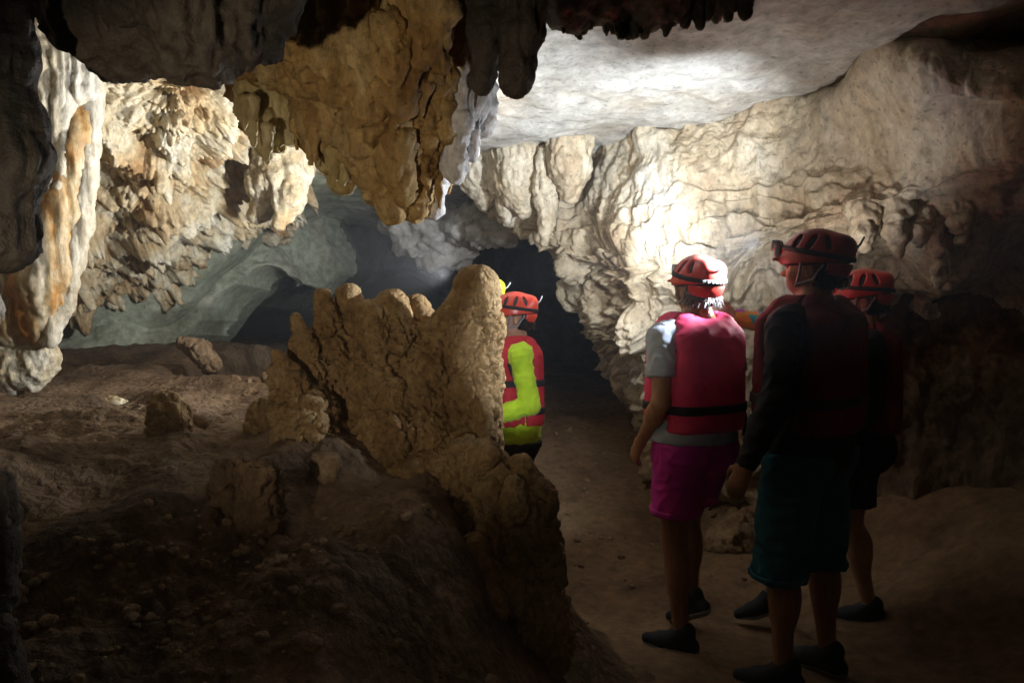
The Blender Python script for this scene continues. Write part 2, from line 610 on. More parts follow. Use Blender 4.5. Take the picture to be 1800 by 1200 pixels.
xs = np.linspace(-7, 5, 330)
ys = np.concatenate([np.linspace(-3, 2, 40, endpoint=False), np.linspace(2, 10, 330, endpoint=False), np.linspace(10, 15, 30)])
X, Y = np.meshgrid(xs, ys, indexing='ij')
V = np.stack([X.ravel(), Y.ravel(), 0 * X.ravel()], 1)
V[:, 2] = ceil_z(V)
F = grid_faces(len(xs), len(ys))
ctr = V[F].mean(1)
greenish = (ctr[:, 0] + 0.25 * perlin(ctr * 1.5, 6) < -1.3 + 0.0 * ctr[:, 1]) & (ctr[:, 1] > 4.2)
ceiling = link_mesh('cave_ceiling', V, F, None, mats=[M['ceiling'], M['green']], midx=greenish.astype(int))
tag(ceiling, 'pale smooth limestone ceiling slab sloping down to the left', kind='structure')

# ------------------------------------------------------------------ right-hand wall
def dents(V, lst):
    d = 0
    for (px, py, Yd, r, dep) in lst:
        c = at(px, py, Yd)
        dist = np.linalg.norm((V - c) * np.array([1, .6, 1]), axis=1)
        dist = dist + 0.3 * r * perlin(V * (1.1 / r), 77)
        d = d - dep * sstep(1.0, 0.25, dist / r)
    return d


def drape(V, per, amp, seed, warp=0.5):
    """overlapping dripstone sheets: each bulges down to a ragged lower lip, then cuts back"""
    q = V.copy()
    q[:, 2] *= 0.45
    ph = V[:, 2] / per + warp * fbm(q * 1.7, 3, seed) + 0.35 * perlin(V * np.array([7, 7, 1.0]), seed + 5)
    fr = ph - np.floor(ph)
    lip = sstep(0.0, 0.10, fr) * (1 - fr) ** 0.8
    on = sstep(-0.25, 0.25, perlin(V * 1.6, seed + 9))
    return amp * lip * on


def wall_disp(V, N):
    st = V * np.array([1, 1, 0.32])
    calm = sstep(1.5, 2.1, V[:, 2]) * sstep(1.2, 1.8, V[:, 0])
    d = (0.10 - 0.07 * calm) * fbm(V * 1.2, 3, 61) + (0.05 - 0.035 * calm) * fbm(st * 4.5, 4, 64) + 0.06 * calm * fbm((V @ np.array([[.8, 0, .6], [0, .5, 0], [-.6, 0, .8]])) * np.array([.7, .7, 2.2]), 3, 66)
    left = sstep(2.3, 1.4, V[:, 0])
    low = sstep(2.35, 2.0, V[:, 2])
    d = d + left * low * (drape(V, 0.40, 0.14, 79) + drape(V, 0.2, 0.08, 75) + drape(V, 0.1, 0.03, 96))
    d = d + 0.05 * left * low * ridged(V * np.array([6, 6, 1.1]), 3, 81)
    d = d + (1 - left * low * 0.6) * 0.018 * ridged(V * 3.1, 4, 83)
    d = d + 0.014 * fbm(V * 13, 4, 88) - 0.05 * left * low * sstep(.2, .05, worley(V * np.array([5, 5, 3.]), 9)[0])
    # scales low on the left edge
    sc = sstep(1.5, 1.2, V[:, 2]) * sstep(1.7, 1.2, V[:, 0])
    d = d + sc * drape(V, 0.09, 0.05, 91, 0.35)
    d = d + dents(V, [(1690, 190, 3.7, .46, .45), (1540, 160, 4.0, .32, .18), (1100, 590, 4.8, .17, .20),
                      (1460, 215, 4.3, .25, .10), (1140, 250, 5.0, .16, .12), (1690, 440, 4.0, .35, .25),
                      (1010, 470, 5.6, .2, .15), (1380, 540, 4.5, .16, .12)])
    return d


rows = [
    [(905, 200, 9.5), (850, 250, 6.8), (960, 215, 6.0), (1100, 170, 5.3), (1250, 140, 4.9), (1400, 80, 4.5), (1550, 50, 4.7), (1800, -40, 4.1), (2100, -300, 2.2), (3300, -500, .6)],
    [(930, 300, 9.5), (835, 335, 6.3), (975, 275, 5.8), (1100, 228, 5.1), (1250, 190, 4.75), (1400, 150, 4.4), (1560, 100, 4.25), (1800, 40, 3.7), (2150, -80, 2.5), (3300, -150, .7)],
    [(960, 350, 9.5), (845, 368, 6.2), (1000, 330, 5.5), (1110, 290, 4.9), (1250, 255, 4.6), (1400, 225, 4.3), (1560, 175, 4.05), (1800, 125, 3.5), (2150, 60, 2.6), (3300, 40, .8)],
    [(990, 420, 9.5), (905, 405, 6.1), (1005, 400, 5.35), (1110, 380, 4.75), (1250, 350, 4.5), (1400, 320, 4.15), (1560, 270, 3.85), (1800, 215, 3.4), (2150, 200, 2.6), (3300, 180, .8)],
    [(1000, 480, 9.5), (968, 450, 6.05), (1010, 470, 5.2), (1110, 460, 4.65), (1250, 440, 4.4), (1400, 410, 4.1), (1560, 370, 3.75), (1800, 310, 3.35), (2150, 300, 2.6), (3300, 300, .8)],
    [(1030, 560, 9.5), (1000, 550, 6.2), (1035, 545, 5.2), (1120, 545, 4.7), (1250, 540, 4.5), (1400, 530, 4.4), (1560, 490, 4.35), (1800, 440, 4.0), (2150, 420, 3.0), (3300, 420, .9)],
    [(1060, 640, 9.5), (1030, 630, 6.2), (1065, 630, 5.25), (1140, 640, 4.85), (1250, 640, 4.65), (1400, 650, 4.6), (1580, 650, 4.55), (1800, 640, 4.2), (2150, 640, 3.2), (3300, 640, .95)],
    [(1120, 740, 9.5), (1105, 725, 6.3), (1120, 730, 5.4), (1165, 760, 5.1), (1260, 790, 4.9), (1400, 820, 4.75), (1590, 850, 4.4), (1800, 880, 4.0), (2150, 900, 3.1), (3300, 900, .95)],
    [(1150, 800, 9.5), (1150, 850, 6.5), (1160, 870, 5.9), (1200, 920, 5.4), (1290, 980, 5.0), (1420, 1030, 4.75), (1620, 1090, 4.3), (1850, 1150, 3.9), (2250, 1250, 3.0), (3300, 1300, 1.0)],
]
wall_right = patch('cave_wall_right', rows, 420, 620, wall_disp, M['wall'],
                   second=(M['shade_wall'], lambda c: c[:, 2] < -0.3 + 1.75 * sstep(1.2, 2.3, c[:, 0]) + 0.28 * fbm(c * 2.2, 4, 93)))  # shade towards the lower right is painted in as a second colour
tag(wall_right, 'cream limestone wall draped with dripstone behind the standing group', kind='structure')

# ------------------------------------------------------------------ left-hand coral wall
def coral_disp(V, N):
    d = 0.18 * fbm(V * 1.9, 3, 101) + 0.11 * ridged(V * 3.3, 4, 104, 0.55) - 0.08
    f1, f2 = worley(V * np.array([7, 7, 5.0]) + 0.6 * fbm(V * 4, 2, 106)[:, None], 7)
    d = d - 0.12 * sstep(0.5, 0.15, f1) * sstep(0, .3, perlin(V * 2, 108) + 0.15)
    d = d + 0.02 * (f2 - f1)
    d = d + drape(V * np.array([.5, .5, 1]), 0.26, 0.08, 110, 0.9)
    d = d + 0.016 * ridged(V * 13, 3, 112)
    d = d + dents(V, [(340, 350, 4.8, .22, .22), (395, 265, 4.6, .16, .16), (290, 395, 5.0, .15, .16), (200, 280, 4.6, .14, .1), (430, 400, 5.5, .16, .18)])
    return d


rows = [
    [(-1400, -300, 1.38), (-300, -120, 3.03), (40, -60, 4.00), (200, 0, 4.23), (350, 30, 4.38), (480, 60, 4.73), (640, 130, 5.73)],
    [(-1400, -50, 1.38), (-300, 40, 3.18), (50, 90, 4.00), (200, 130, 4.30), (340, 160, 4.44), (460, 190, 4.86), (610, 250, 5.99)],
    [(-1400, 150, 1.38), (-300, 180, 3.31), (50, 220, 4.14), (190, 230, 4.49), (320, 240, 4.62), (440, 260, 5.11), (570, 310, 6.35)],
    [(-1400, 300, 1.51), (-300, 320, 3.58), (40, 340, 4.41), (170, 340, 4.82), (310, 340, 4.99), (430, 330, 5.60), (540, 350, 6.73)],
    [(-1400, 420, 1.51), (-300, 440, 3.86), (40, 450, 4.83), (160, 450, 5.25), (270, 450, 5.60), (400, 415, 6.23), (530, 380, 7.23)],
    [(-1400, 560, 1.65), (-300, 560, 4.14), (20, 540, 5.51), (140, 545, 5.90), (230, 535, 6.66), (350, 485, 6.92), (500, 405, 7.85)],
    [(-1400, 700, 1.80), (-300, 680, 4.96), (0, 610, 6.89), (120, 590, 7.44), (230, 560, 8.46), (360, 490, 9.00), (510, 398, 9.73)],
]
wall_left = patch('cave_wall_left', rows, 330, 420, coral_disp, M['coral'])
tag(wall_left, 'knobbly cream and brown limestone wall behind the pale column', kind='structure')

# ------------------------------------------------------------------ back of the chamber
def back_disp(V, N):
    d = 0.15 * fbm(V * 0.9, 3, 121) + 0.03 * ridged(V * 2.5, 4, 124) + 0.012 * fbm(V * 11, 2, 127)
    out = N * d[:, None]
    # hole cut through the slab in the shape of a person's cast shadow
    # the shadow shape runs from the foot of the slab up to a rounded head
    dist = np.full(len(V), 9.0)
    for (px, py, r) in [(462, 505, .20), (430, 540, .20), (445, 560, .34), (500, 545, .34), (470, 590, .40), (440, 630, .36), (412, 585, .22), (400, 630, .32), (500, 640, .45), (560, 610, .6), (640, 590, .7), (430, 690, .5), (500, 720, .6), (560, 700, .7), (640, 700, .8)]:
        c = at(px, py, 7.4)
        dist = np.minimum(dist, np.hypot(V[:, 0] - c[0], V[:, 2] - c[2]) - r)
    hole = sstep(0.02, -0.12, dist + 0.05 * perlin(V * 3, 5))
    out[:, 1] += 0.7 * hole
    back_disp.hole = hole
    return out


rows = [
    [(-300, 380, 6.5), (120, 330, 6.9), (300, 340, 7.3), (430, 350, 7.7), (560, 350, 8.3), (700, 350, 9.6), (900, 340, 10.5), (1100, 330, 11.0), (1400, 300, 11.5)],
    [(-300, 480, 6.3), (120, 450, 6.7), (300, 450, 7.1), (430, 440, 7.5), (560, 430, 8.1), (700, 440, 9.6), (900, 440, 10.8), (1100, 440, 11.2), (1400, 440, 11.5)],
    [(-300, 560, 6.2), (120, 540, 6.5), (290, 540, 6.9), (430, 530, 7.2), (560, 530, 7.9), (700, 540, 9.6), (900, 540, 10.8), (1100, 540, 11.2), (1400, 540, 11.5)],
    [(-300, 640, 6.0), (120, 610, 6.3), (270, 610, 6.7), (430, 610, 7.0), (560, 620, 7.7), (700, 640, 9.6), (900, 640, 10.8), (1100, 640, 11.2), (1400, 640, 11.5)],
    [(-300, 740, 5.8), (120, 700, 6.0), (260, 700, 6.4), (430, 700, 6.8), (560, 720, 7.6), (700, 740, 9.6), (900, 760, 10.8), (1100, 760, 11.2), (1400, 760, 11.5)],
]
wall_back = patch('cave_wall_back', rows, 200, 420, back_disp, M['green'], second=(M['dark'], lambda c: c[:, 1] > 8.7))  # far part coloured dark to stand for its shade
tag(wall_back, 'green-grey rock slab at the back with a black side passage', kind='structure')

# ------------------------------------------------------------------ dripstone
def flute(a1=0.012, f1=22, a2=0.006, a3=0.015, seed=0, vs=0.12, a4=None):
    def d(V, N):
        side = 0.35 + 0.65 * (1 - np.abs(N[:, 2]))
        v = a1 * side * ridged(V * np.array([f1, f1, f1 * vs]), 3, 130 + seed)
        v = v + (0.45 * a1 if a4 is None else a4) * side * (ridged(V * np.array([f1 * 2.3, f1 * 2.3, f1 * vs * 1.6]), 2, 136 + seed) - .6)
        v = v + a3 * fbm(V * 6.5, 3, 140 + seed) + a2 * fbm(V * 38, 3, 150 + seed)
        return v
    return d


def knobs(a=0.014, f=22, b=0.02, seed=0):
    def d(V, N):
        q = V + 0.035 * np.stack([fbm(V * 11, 2, 3 + seed), fbm(V * 11, 2, 5 + seed), fbm(V * 11, 2, 7 + seed)], 1)
        w1, w2 = worley(q * f * np.array([1, 1, .8]), seed)
        v = a * (0.9 * np.clip(0.7 - w1, 0, 1) - 0.9 * sstep(.16, 0.0, w2 - w1))
        w1, w2 = worley(q * f * 0.4 * np.array([1, 1, .6]), seed + 3)
        v = v - 1.9 * a * sstep(.13, 0.0, w2 - w1) + 1.3 * a * np.clip(.6 - w1, 0, 1)
        return v + b * fbm(V * 5, 3, 160 + seed) + 0.003 * fbm(V * 60, 2, 170)
    return d


def cone_px(a, b, ra, rb):
    """ends as (px, py, Y), radii in pixels of the photograph"""
    return (at(*a), at(*b), ra * a[2] / FPX, rb * b[2] / FPX)


def formation(name, loc_px, label, cat, group=None):
    e = empty(name, at(*loc_px))
    tag(e, label, cat, group)
    return e


# the big hanging mass, centre top
t = formation('stalactite_cluster', (660, -150, 2.9), 'huge brown stalactite mass with pale draperies hanging from the top centre', 'stalactite')
rock('body', [cone_px((640, -160, 2.9), (660, 60, 2.9), 190, 160), cone_px((660, 60, 2.9), (690, 220, 2.95), 160, 95),
              cone_px((500, -100, 2.85), (520, 90, 2.95), 90, 70), cone_px((790, -150, 2.75), (790, 60, 2.8), 70, 50),
              cone_px((690, 220, 2.95), (708, 320, 3.0), 95, 52), cone_px((560, 120, 3.0), (580, 215, 3.05), 80, 48), cone_px((470, 120, 3.1), (480, 210, 3.12), 55, 34),
              cone_px((420, 130, 3.2), (560, 150, 3.1), 30, 50)],
     0.011, flute(0.034, 11, 0.014, 0.045, 1, 0.16, 0.022), M['brown'], t, k=0.10)
for (a, b, ra, rb, mt, nm) in [
    ((678, 230, 2.85), (688, 368, 2.9), 42, 20, 'brown', 'cone'), ((725, 240, 2.85), (728, 372, 2.9), 34, 15, 'brown', 'cone'),
    ((650, 240, 2.9), (655, 330, 2.95), 34, 12, 'brown', 'cone'), ((766, 230, 2.9), (763, 370, 2.95), 24, 9, 'pale', 'cone'),
    ((700, 250, 2.75), (706, 345, 2.8), 26, 12, 'brown', 'cone'), ((745, 200, 2.8), (750, 300, 2.85), 28, 12, 'brown', 'cone'),
    ((600, 200, 2.9), (606, 285, 2.95), 24, 10, 'brown', 'cone'), ((632, 190, 2.8), (630, 260, 2.82), 26, 10, 'brown', 'cone'),
    ((570, 200, 3.0), (574, 290, 3.02), 26, 9, 'yellow', 'cone'), ((545, 190, 2.95), (548, 262, 2.98), 24, 9, 'brown', 'cone'),
    ((597, 280, 3.0), (597, 330, 3.05), 16, 11, 'yellow', 'cone'),
    ((796, 120, 2.8), (800, 310, 2.85), 26, 12, 'pale', 'drapery'), ((826, 110, 2.85), (830, 270, 2.9), 26, 10, 'pale', 'drapery'),
    ((850, 130, 2.9), (848, 235, 2.95), 16, 8, 'pale', 'drapery'), ((780, 140, 2.75), (785, 240, 2.8), 22, 8, 'brown', 'drapery'),
    ((455, 130, 3.05), (462, 262, 3.1), 32, 12, 'yellow', 'drapery'), ((485, 140, 3.02), (488, 262, 3.05), 26, 9, 'yellow', 'drapery'),
    ((515, 150, 3.0), (512, 240, 3.03), 24, 10, 'yellow', 'drapery'), ((440, 160, 3.15), (440, 225, 3.2), 14, 8, 'yellow', 'drapery'),
    ((730, -40, 2.55), (738, 110, 2.6), 34, 14, 'brown', 'drapery'), ((770, -60, 2.5), (775, 120, 2.55), 26, 12, 'brown', 'drapery'),
    ((690, 60, 2.6), (700, 190, 2.66), 40, 18, 'brown', 'drapery'), ((640, 80, 2.62), (650, 200, 2.68), 36, 14, 'brown', 'drapery'),
]:
    mid = tuple(0.5 * (np.array(a) + np.array(b)) + np.array([random.uniform(-5, 5), 0, 0]))
    rm = 0.62 * ra + 0.38 * rb
    rock(nm, [cone_px(a, mid, ra, rm), cone_px(mid, b, rm, rb)], 0.008, flute(0.019, 22, 0.007, 0.020, random.randint(2, 30), 0.13), M[mt], t, k=0.02)

for i in range(34):
    px, py = random.uniform(500, 800), random.uniform(-10, 190)
    rr = float(np.interp(py, [60, 220], [.33, .19]))
    dx = (px - (660 + py * .12)) * 2.9 / FPX
    if abs(dx) > rr * .92:
        continue
    Yf = 2.9 - math.sqrt(rr * rr - dx * dx) - .045
    L_, w = random.uniform(60, 130), random.uniform(9, 17)
    rock('fold', [cone_px((px, py - L_ * .7, Yf + .03), (px + random.uniform(-6, 6), py, Yf + .02), w * .7, w), cone_px((px, py, Yf + .02), (px + random.uniform(-8, 8), py + L_ * .5, Yf + .05), w, 2.0)],
         0.007, flute(0.010, 34, 0.006, 0.014, i % 30, 0.12), M['brown'], t, k=0.015)
LOWX = [430, 470, 520, 545, 590, 640, 690, 735, 770, 800, 835, 860]
LOWY = [225, 275, 250, 275, 320, 330, 372, 375, 360, 310, 275, 215]
for i in range(46):
    px = random.uniform(432, 858)
    py = float(np.interp(px, LOWX, LOWY)) - random.uniform(0, 40) * random.random() - 10
    Yd = random.uniform(2.86, 3.06)
    L_, w = random.uniform(30, 60), random.uniform(4.5, 8.5)
    rock('drip_tip', [cone_px((px, py - L_, Yd), (px + random.uniform(-3, 3), py, Yd), w * 1.5, w * .7), cone_px((px, py, Yd), (px + random.uniform(-4, 4), py + L_ * .45, Yd), w * .7, 1.6)],
         0.0062, flute(0.007, 40, 0.004, 0.008, i % 30, 0.12), M['pale' if px > 790 else ('yellow' if px < 520 or random.random() < .25 else 'brown')], t, k=0.01)

# dark lobes at its right
t = formation('stalactite', (880, -150, 2.3), 'dark smooth curtain lobes right of the brown stalactite mass', 'stalactite')
for (a, m_, b, r1, r2, r3) in [((915, -120, 2.3), (915, 60, 2.3), (908, 145, 2.3), 40, 33, 22), ((862, -120, 2.35), (862, 60, 2.35), (846, 140, 2.38), 40, 34, 14)]:
    rock('lobe', [cone_px(a, m_, r1, r2), cone_px(m_, b, r2, r3), cone_px(b, (b[0] + 4, b[1] + 18, b[2]), r3, 6)], 0.008, flute(0.007, 30, 0.004, 0.012, 40, 0.1), M['dark'], t, k=0.03)

# near dark curtain along the top left
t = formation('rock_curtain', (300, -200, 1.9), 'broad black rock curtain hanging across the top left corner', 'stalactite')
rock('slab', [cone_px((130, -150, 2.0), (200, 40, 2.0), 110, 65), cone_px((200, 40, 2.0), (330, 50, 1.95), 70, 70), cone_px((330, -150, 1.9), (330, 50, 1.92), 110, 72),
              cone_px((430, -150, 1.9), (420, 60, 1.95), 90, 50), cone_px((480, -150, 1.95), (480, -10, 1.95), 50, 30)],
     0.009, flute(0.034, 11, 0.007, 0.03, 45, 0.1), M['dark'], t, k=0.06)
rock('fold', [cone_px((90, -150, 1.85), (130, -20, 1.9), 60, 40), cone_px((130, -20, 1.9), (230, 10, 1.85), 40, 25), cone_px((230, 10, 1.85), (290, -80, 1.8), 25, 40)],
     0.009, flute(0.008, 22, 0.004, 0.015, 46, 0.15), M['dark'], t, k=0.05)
for i in range(16):
    px = 175 + i * 19 + random.uniform(-6, 6)
    rock('drip_tip', [cone_px((px, 96, 1.98), (px + random.uniform(-4, 4), 128 + random.uniform(-8, 14) - (10 if px > 380 else 0), 1.98), random.uniform(9, 14), random.uniform(2.5, 5))],
         0.006, flute(0.004, 50, 0.003, 0.004, 50 + i), M['dark'], t, k=0.01)

# pale banded flowstone column at the left
t = formation('flowstone_column', (90, 690, 4.10), 'tall pale and orange banded flowstone column at the left edge', 'flowstone')
C_ = 4.15
rock('pale_sheet', [cone_px((80, 10, C_), (95, 120, C_), 44, 46), cone_px((95, 120, C_), (100, 230, C_), 46, 36), cone_px((100, 230, C_), (80, 380, C_), 34, 26),
                    cone_px((80, 380, C_), (45, 500, C_), 28, 34), cone_px((45, 500, C_), (0, 540, C_), 34, 40), cone_px((120, 30, C_), (140, 160, C_), 30, 20)],
     0.013, flute(0.030, 16, 0.004, 0.025, 60, 0.03), M['pale_warm'], t, k=0.05)
rock('orange_band', [cone_px((150, 130, C_ + .04), (134, 260, C_), 8, 22), cone_px((132, 260, C_), (108, 380, C_ - .02), 22, 24), cone_px((108, 380, C_ - .02), (80, 500, C_ - .02), 26, 42),
                     cone_px((80, 500, C_ - .02), (72, 580, C_ - .02), 44, 26), cone_px((20, 520, C_), (30, 590, C_), 40, 24)],
     0.013, flute(0.016, 14, 0.004, 0.02, 61, 0.05), M['orange'], t, k=0.05)
rock('pale_edge', [cone_px((163, 130, C_ + .04), (158, 260, C_ + .03), 16, 13), cone_px((158, 260, C_ + .03), (143, 400, C_), 13, 12), cone_px((143, 400, C_), (122, 500, C_ - .02), 12, 12), cone_px((122, 500, C_ - .02), (92, 600, C_ - .03), 12, 9),
                   cone_px((122, 150, C_ - .06), (105, 330, C_ - .07), 8, 7), cone_px((105, 330, C_ - .07), (82, 430, C_ - .07), 7, 9), cone_px((82, 430, C_ - .07), (86, 600, C_ - .07), 9, 12)],
     0.011, flute(0.014, 18, 0.004, 0.015, 62, 0.05), M['pale_warm'], t, k=0.03)
rock('foot', [cone_px((20, 640, 4.19), (60, 640, 4.19), 45, 35), cone_px((70, 620, 4.19), (60, 670, 4.19), 26, 16), cone_px((-20, 660, 4.19), (20, 680, 4.19), 40, 14)],
     0.009, flute(0.014, 16, 0.005, 0.02, 66, 0.3), M['coral'], t, k=0.04)

t = formation('stalactite', (20, -150, 1.7), 'dark ribbed curtain at the far left in front of the banded column', 'stalactite')
rock('lobe', [cone_px((-20, -150, 1.7), (0, 100, 1.7), 50, 40), cone_px((0, 100, 1.7), (15, 280, 1.7), 40, 46), cone_px((15, 280, 1.7), (8, 420, 1.72), 46, 42), cone_px((8, 420, 1.72), (-5, 455, 1.72), 40, 22)],
     0.008, flute(0.012, 24, 0.004, 0.015, 68, 0.08), M['dark'], t, k=0.04)

# white slab tip at the end of the coral wall
t = formation('stalactite', (500, 300, 5.3), 'white blunt calcite tongue at the right end of the knobbly wall', 'stalactite')
rock('tongue', [cone_px((500, 290, 5.4), (508, 345, 5.3), 50, 24), cone_px((508, 345, 5.3), (490, 394, 5.25), 24, 8), cone_px((470, 320, 5.4), (456, 380, 5.4), 36, 10)], 0.015, flute(0.022, 10, 0.010, 0.035, 70, .2), M['coral'], t, k=0.04)

# ragged dark cluster on the ceiling, top centre right
t = formation('stalactite_cluster', (1080, -120, 3.0), 'ragged dark brown stalactite fringe on the ceiling at the top right of centre', 'stalactite')
rock('body', [cone_px((960, -90, 2.95), (1130, -60, 3.0), 90, 90), cone_px((1130, -60, 3.0), (1300, -90, 3.0), 80, 70), cone_px((1000, -20, 2.98), (1110, 0, 3.0), 48, 46)],
     0.014, flute(0.02, 12, 0.008, 0.05, 72, .4), M['dark'], t, k=0.08)
for i in range(24):
    px = 955 + i * 15 + random.uniform(-8, 8)
    base = 58 - abs(px - 1085) * 0.16 + random.uniform(-10, 10)
    rock('drip_tip', [cone_px((px, base - 45, 3.0), (px + random.uniform(-5, 5), base + random.uniform(0, 16), 3.0 + random.uniform(-.05, .05)), random.uniform(14, 22), random.uniform(3, 7))],
         0.009, flute(0.006, 40, 0.004, 0.008, 73 + i), M['dark'], t, k=0.01)

# single stalactites along the lip between ceiling and right wall
PEND = [
    (852, 338, 5.75, 366, 24, 'broad and stubby, leftmost of the row'), (888, 346, 5.55, 392, 15, 'second of the row'),
    (916, 350, 5.45, 378, 26, 'widest, at the middle of the row'), (960, 352, 5.3, 430, 11, 'slender and longest, fourth of the row'), (1000, 325, 5.2, 352, 20, 'shortest, rightmost of the row')]
for (px, py, Yd, tip, w, txt) in PEND:
    t = rock('stalactite', [cone_px((px, py - 75, Yd), (px, py - 25, Yd), w * 1.9, w * 1.5), cone_px((px, py - 25, Yd), (px + 2, (py + tip) / 2, Yd), w * 1.5, w * .62), cone_px((px + 2, (py + tip) / 2, Yd), (px + random.uniform(-4, 4), tip, Yd), w * .62, 3)],
             0.012, flute(0.022, 14, 0.008, 0.02, int(px) % 40, .2), M['wall'], k=0.05, origin=at(px, py - 75, Yd))
    tag(t, 'stalactite at the lip left of the cream wall, ' + txt, 'stalactite', 'stalactites at the wall lip')
for (px, py, Yd, tip, w, txt) in [(1520, 380, 3.75, 440, 22, 'leftmost under the right overhang'), (1575, 370, 3.7, 452, 20, 'dark and blunt under the right overhang'),
                                  (1612, 390, 3.68, 430, 18, 'shortest under the right overhang'), (1648, 385, 3.65, 505, 13, 'pale and slender under the right overhang'), (1690, 360, 3.6, 425, 20, 'rightmost under the right overhang')]:
    t = rock('stalactite', [cone_px((px, py - 60, Yd + .45), (px, py - 10, Yd + .18), w * 1.3, w * 1.1), cone_px((px, py - 10, Yd + .18), (px, (py + tip) / 2, Yd + .12), w * 1.1, w * .5), cone_px((px, (py + tip) / 2, Yd + .12), (px + 4, tip, Yd + .12), w * .5, 2.5)],
             0.008, flute(0.02, 16, 0.007, 0.03, int(px) % 40, .25), M['wall'], k=0.04, origin=at(px, py - 85, Yd))
    tag(t, 'stalactite ' + txt, 'stalactite', 'stalactites under the right overhang')
# pendant rock at the far end of the slab
t = rock('hanging_rock', [cone_px((700, 395, 7.6), (760, 410, 7.6), 24, 40), cone_px((760, 410, 7.6), (800, 440, 7.6), 40, 22), cone_px((830, 400, 7.2), (870, 410, 7.0), 30, 26)],
         0.03, flute(0.06, 3.5, 0.02, 0.10, 11, .8), M['ceiling'], k=0.3, origin=at(760, 380, 7.6))
tag(t, 'grey rock lobe hanging above the tall stalagmite in the background', 'rock')

# ------------------------------------------------------------------ the big stalagmite group
t = formation('stalagmite_group', (680, 830, 3.15), 'large brown stalagmite group with knobbly crust and one tall blunt spire', 'stalagmite')
def spire_disp(a, f, seed, ztop):
    kn = knobs(a, f, 0.010, seed)
    def d(V, N):
        # crust is smooth near the tip and cauliflower-like lower down
        g = 0.18 + 0.82 * sstep(0.02, 0.20, ztop - V[:, 2])
        return kn(V, N) * g + 0.008 * fbm(V * np.array([9, 9, 4]), 3, 180 + seed)
    return d
def spire(pts, seed, a=0.013, nm='spire', par=None, mat='stalagmite', h=0.0075, f=26):
    pr = [(at(p[0], p[1], p[2]), at(q[0], q[1], q[2]), p[3] * p[2] / FPX, q[3] * q[2] / FPX) for p, q in zip(pts[:-1], pts[1:])]
    zt = pr[0][0][2] + pr[0][2]
    return rock(nm, pr, h, spire_disp(a, f, seed, zt), M[mat], par or t, k=0.03)
spire([(838, 506, 3.05, 40), (836, 570, 3.05, 47), (826, 660, 3.05, 56), (815, 760, 3.05, 68), (800, 850, 3.1, 92)], 1)
spire([(568, 522, 3.12, 18), (580, 590, 3.12, 30), (600, 690, 3.12, 48), (630, 820, 3.15, 80)], 2)
spire([(612, 522, 3.2, 26), (622, 580, 3.2, 38), (645, 660, 3.14, 52), (660, 820, 3.1, 82)], 3)
spire([(652, 560, 3.16, 36), (665, 640, 3.12, 50), (680, 740, 3.05, 62), (690, 820, 3.0, 80)], 4)
spire([(690, 540, 3.2, 34), (705, 620, 3.15, 46), (720, 720, 3.1, 58), (730, 820, 3.05, 80)], 5)
spire([(732, 538, 3.26, 22), (750, 600, 3.2, 42), (765, 700, 3.1, 58), (765, 820, 3.0, 80)], 10)
spire([(519, 558, 3.03, 10), (534, 605, 3.03, 22), (556, 680, 3.03, 36), (590, 800, 3.05, 60)], 6)
spire([(488, 622, 2.9, 12), (505, 665, 2.9, 30), (535, 735, 2.9, 58), (548, 830, 2.95, 74)], 7)
spire([(812, 520, 3.08, 22), (790, 580, 3.08, 36), (765, 660, 3.06, 50), (750, 760, 3.0, 60)], 19)
spire([(690, 690, 2.98, 30), (700, 760, 2.95, 50), (700, 840, 2.92, 60)], 18)
spire([(846, 712, 2.90, 18), (850, 770, 2.89, 21), (848, 830, 2.89, 28)], 8, 0.007)
spire([(560, 815, 3.0, 60), (650, 845, 2.95, 66), (740, 855, 2.88, 66), (830, 845, 2.85, 60)], 9, nm='base')

t = formation('stalagmite', (900, 1090, 2.6), 'tall dark knobbly boulder at the lower right foot of the stalagmite group', 'stalagmite')
spire([(850, 800, 2.7, 34), (880, 870, 2.68, 60), (900, 960, 2.66, 85), (900, 1120, 2.62, 110)], 11, 0.018, 'column', f=16)
spire([(915, 815, 2.6, 22), (935, 880, 2.6, 42), (950, 980, 2.6, 42), (945, 1120, 2.6, 60)], 12, 0.014, 'column', f=18)
spire([(820, 800, 2.85, 40), (850, 870, 2.75, 55), (870, 960, 2.68, 70)], 20, 0.016, 'column', f=18)
spire([(835, 965, 2.5, 30), (850, 1010, 2.5, 40)], 13, 0.012, 'knob')
spire([(832, 1040, 2.42, 30), (860, 1060, 2.42, 40)], 14, 0.010, 'knob')
spire([(905, 850, 2.52, 18), (900, 900, 2.5, 30)], 15, 0.010, 'knob')
spire([(860, 800, 2.62, 22), (835, 830, 2.66, 30)], 16, 0.010, 'knob')

def single(pts, seed, label, name='stalagmite', cat='stalagmite', mat='stalagmite', a=0.010, group=None, f=24, sink=True, h=0.0085):
    pr = [(at(p[0], p[1], p[2]), at(q[0], q[1], q[2]), p[3] * p[2] / FPX, q[3] * q[2] / FPX) for p, q in zip(pts[:-1], pts[1:])]
    o = rock(name, pr, h, knobs(a, f, 0.010, seed), M[mat], k=0.025, origin=at(pts[-1][0], pts[-1][1], pts[-1][2]))
    return tag(o, label, cat, group)
single([(290, 715, 3.05, 28), (298, 735, 3.05, 38), (296, 775, 3.05, 42)], 21, 'small stubby round stalagmite standing on the crest of the mound')
single([(458, 722, 3.1, 20), (460, 750, 3.1, 28), (462, 800, 3.1, 32)], 22, 'low rounded stalagmite at the left foot of the stalagmite group')
single([(430, 825, 2.3, 26), (455, 850, 2.3, 42), (450, 910, 2.3, 52)], 23, 'dark lumpy low stalagmite cluster in front on the mound', mat='mud')
